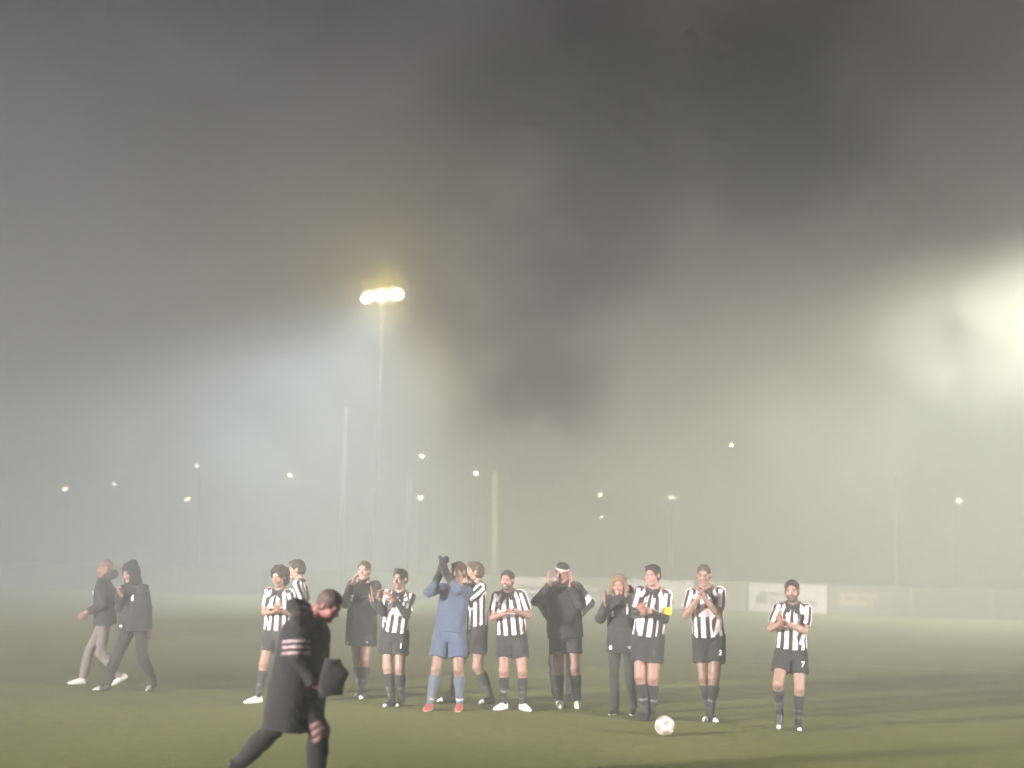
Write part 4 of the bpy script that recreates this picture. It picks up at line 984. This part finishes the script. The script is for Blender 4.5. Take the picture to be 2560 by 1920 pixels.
# white barrier at the far left
r = empty('barrier', (-19.4, 66, 0), R(-18)); tag(r, 'low white barrier rail standing behind the boards at the far left', 'barrier')
MB().tube([(-.5, 0, .80), (-.28, 0, .88), (.6, 0, .90)], [.03, .03, .03], 8).build('rail', mat_plain('barrier_white', (.85, .84, .78), .5, .05, 4), r, smooth=True)
for x in (-.26, .55): MB().tube([(x, 0, 0), (x, 0, .87)], [.025, .025], 8).build('leg', STEEL, r, smooth=True)
# ------------------------------------------------------------------ sky, fog, floodlight beams
w = bpy.data.worlds.new('World'); sc.world = w; w.use_nodes = True
wt = w.node_tree
tc = wt.nodes.new('ShaderNodeTexCoord'); n = wt.nodes.new('ShaderNodeTexNoise')
n.inputs['Scale'].default_value = 5.5; n.inputs['Detail'].default_value = 3; n.inputs['Distortion'].default_value = .5
wt.links.new(tc.outputs['Generated'], n.inputs['Vector'])
cr = wt.nodes.new('ShaderNodeValToRGB'); wt.links.new(n.outputs['Fac'], cr.inputs[0])
cr.color_ramp.elements[0].position, cr.color_ramp.elements[0].color = .36, (.16, .16, .16, 1)
cr.color_ramp.elements[1].position, cr.color_ramp.elements[1].color = .66, (1, 1, 1, 1)
mp = wt.nodes.new('ShaderNodeMapping'); mp.inputs['Location'].default_value = SKY_OFF
wt.links.new(tc.outputs['Generated'], mp.inputs[0]); wt.links.new(mp.outputs[0], n.inputs['Vector'])
sx = wt.nodes.new('ShaderNodeSeparateXYZ'); wt.links.new(tc.outputs['Generated'], sx.inputs[0])     # town glow lies to the right
c2 = wt.nodes.new('ShaderNodeValToRGB'); mr0 = wt.nodes.new('ShaderNodeMapRange'); mr0.inputs[1].default_value, mr0.inputs[2].default_value = -.35, .35
wt.links.new(sx.outputs[0], mr0.inputs[0]); wt.links.new(mr0.outputs[0], c2.inputs[0])
c2.color_ramp.elements[0].position, c2.color_ramp.elements[0].color = .15, (.140, .150, .250, 1)
c2.color_ramp.elements[1].position, c2.color_ramp.elements[1].color = .85, (.190, .145, .140, 1)
mw = wt.nodes.new('ShaderNodeMix'); mw.data_type = 'RGBA'; mw.blend_type = 'MULTIPLY'; mw.inputs[0].default_value = 1
wt.links.new(cr.outputs[0], mw.inputs[6]); wt.links.new(c2.outputs[0], mw.inputs[7])
wt.links.new(mw.outputs[2], wt.nodes['Background'].inputs[0]); wt.nodes['Background'].inputs[1].default_value = SKY

fm = bpy.data.materials.new('fog'); fm.use_nodes = True; nt = fm.node_tree; nt.nodes.clear()
out = nt.nodes.new('ShaderNodeOutputMaterial'); vs = nt.nodes.new('ShaderNodeVolumeScatter')
vs.inputs['Color'].default_value = FOGC; vs.inputs['Density'].default_value = DENS; vs.inputs['Anisotropy'].default_value = ANI
nt.links.new(vs.outputs[0], out.inputs['Volume'])
fog = MB().box((-160, -40, -.5), (160, 240, FOGH)).build('fog', fm)
tag(fog, 'bank of fog and smoke filling the air over the whole pitch', 'fog', kind='stuff')

def smoke(loc, scl, dens, nscale, label, seed, shade=.95, ani=.4):
    m = bpy.data.materials.new('smoke'); m.use_nodes = True; nt = m.node_tree; nt.nodes.clear()
    out = nt.nodes.new('ShaderNodeOutputMaterial'); vs = nt.nodes.new('ShaderNodeVolumePrincipled')
    vs.inputs['Color'].default_value = (shade, shade, shade, 1); vs.inputs['Anisotropy'].default_value = ani
    tc = nt.nodes.new('ShaderNodeTexCoord'); g = nt.nodes.new('ShaderNodeNewGeometry')
    ln = nt.nodes.new('ShaderNodeVectorMath'); ln.operation = 'LENGTH'; nt.links.new(tc.outputs['Object'], ln.inputs[0])
    fall = nt.nodes.new('ShaderNodeMapRange'); fall.interpolation_type = 'SMOOTHSTEP'; nt.links.new(ln.outputs['Value'], fall.inputs[0])
    fall.inputs[1].default_value, fall.inputs[2].default_value, fall.inputs[3].default_value, fall.inputs[4].default_value = .25, .98, 1, 0
    n = nt.nodes.new('ShaderNodeTexNoise'); n.noise_dimensions = '4D'; n.inputs['W'].default_value = seed
    n.inputs['Scale'].default_value = nscale; n.inputs['Detail'].default_value = 2.5; n.inputs['Roughness'].default_value = .55
    nt.links.new(g.outputs['Position'], n.inputs['Vector'])
    mr = nt.nodes.new('ShaderNodeMapRange'); mr.interpolation_type = 'SMOOTHSTEP'; nt.links.new(n.outputs['Fac'], mr.inputs[0])
    mr.inputs[1].default_value, mr.inputs[2].default_value, mr.inputs[3].default_value, mr.inputs[4].default_value = .36, .68, 0, dens
    mu = nt.nodes.new('ShaderNodeMath'); mu.operation = 'MULTIPLY'; nt.links.new(fall.outputs[0], mu.inputs[0]); nt.links.new(mr.outputs[0], mu.inputs[1])
    nt.links.new(mu.outputs[0], vs.inputs['Density']); nt.links.new(vs.outputs[0], out.inputs['Volume'])
    b = bmesh.new(); bmesh.ops.create_icosphere(b, subdivisions=3, radius=1); me = bpy.data.meshes.new('smoke'); b.to_mesh(me); b.free()
    o = link('smoke', me, m); o.location = loc; o.scale = scl
    return tag(o, label, 'smoke', kind='stuff')
for sm in SMOKE: smoke(*sm)
sc.cycles.volume_step_rate = STEP
sc.cycles.volume_max_steps = 96

def beam(name, p, t, half, blend, c, lin, quad, size=1.5):
    l = bpy.data.lights.new(name, 'SPOT'); o = bpy.data.objects.new(name, l); col.objects.link(o); o.location = p
    o.rotation_euler = (Vector(t) - Vector(p)).to_track_quat('-Z', 'Y').to_euler()
    l.energy = 40000; l.color = c; l.spot_size = R(2 * half); l.spot_blend = blend; l.shadow_soft_size = size; l.use_shadow = True
    l.use_nodes = True; nt = l.node_tree; em = nt.nodes['Emission']
    a = nt.nodes.new('ShaderNodeLightFalloff'); a.inputs['Strength'].default_value = lin
    b = nt.nodes.new('ShaderNodeLightFalloff'); b.inputs['Strength'].default_value = quad
    ad = nt.nodes.new('ShaderNodeMath'); nt.links.new(a.outputs['Linear'], ad.inputs[0]); nt.links.new(b.outputs['Quadratic'], ad.inputs[1])
    nt.links.new(ad.outputs[0], em.inputs['Strength'])
    return o
for b in BEAMS: beam(*b)
for p, e, hc in (((-5.49, 65.6, 12.35), HALO, (1, .76, .12)), ((19.75, 56.5, 12.9), HALO * .4, (1, .96, .88))):
    l = bpy.data.lights.new('lamp_halo', 'POINT'); o = bpy.data.objects.new('lamp_halo', l); col.objects.link(o); o.location = p
    l.energy = e; l.color = hc; l.shadow_soft_size = .3
sc.cycles.volume_bounces = VB
sc.cycles.max_bounces = 5
sc.cycles.diffuse_bounces = 2
sc.cycles.glossy_bounces = 1
sc.cycles.use_denoising = True
sc.cycles.use_adaptive_sampling = True
sc.cycles.adaptive_threshold = .07
sc.cycles.adaptive_min_samples = 24
sc.cycles.caustics_reflective = sc.cycles.caustics_refractive = False
sc.cycles.sample_clamp_indirect = 4
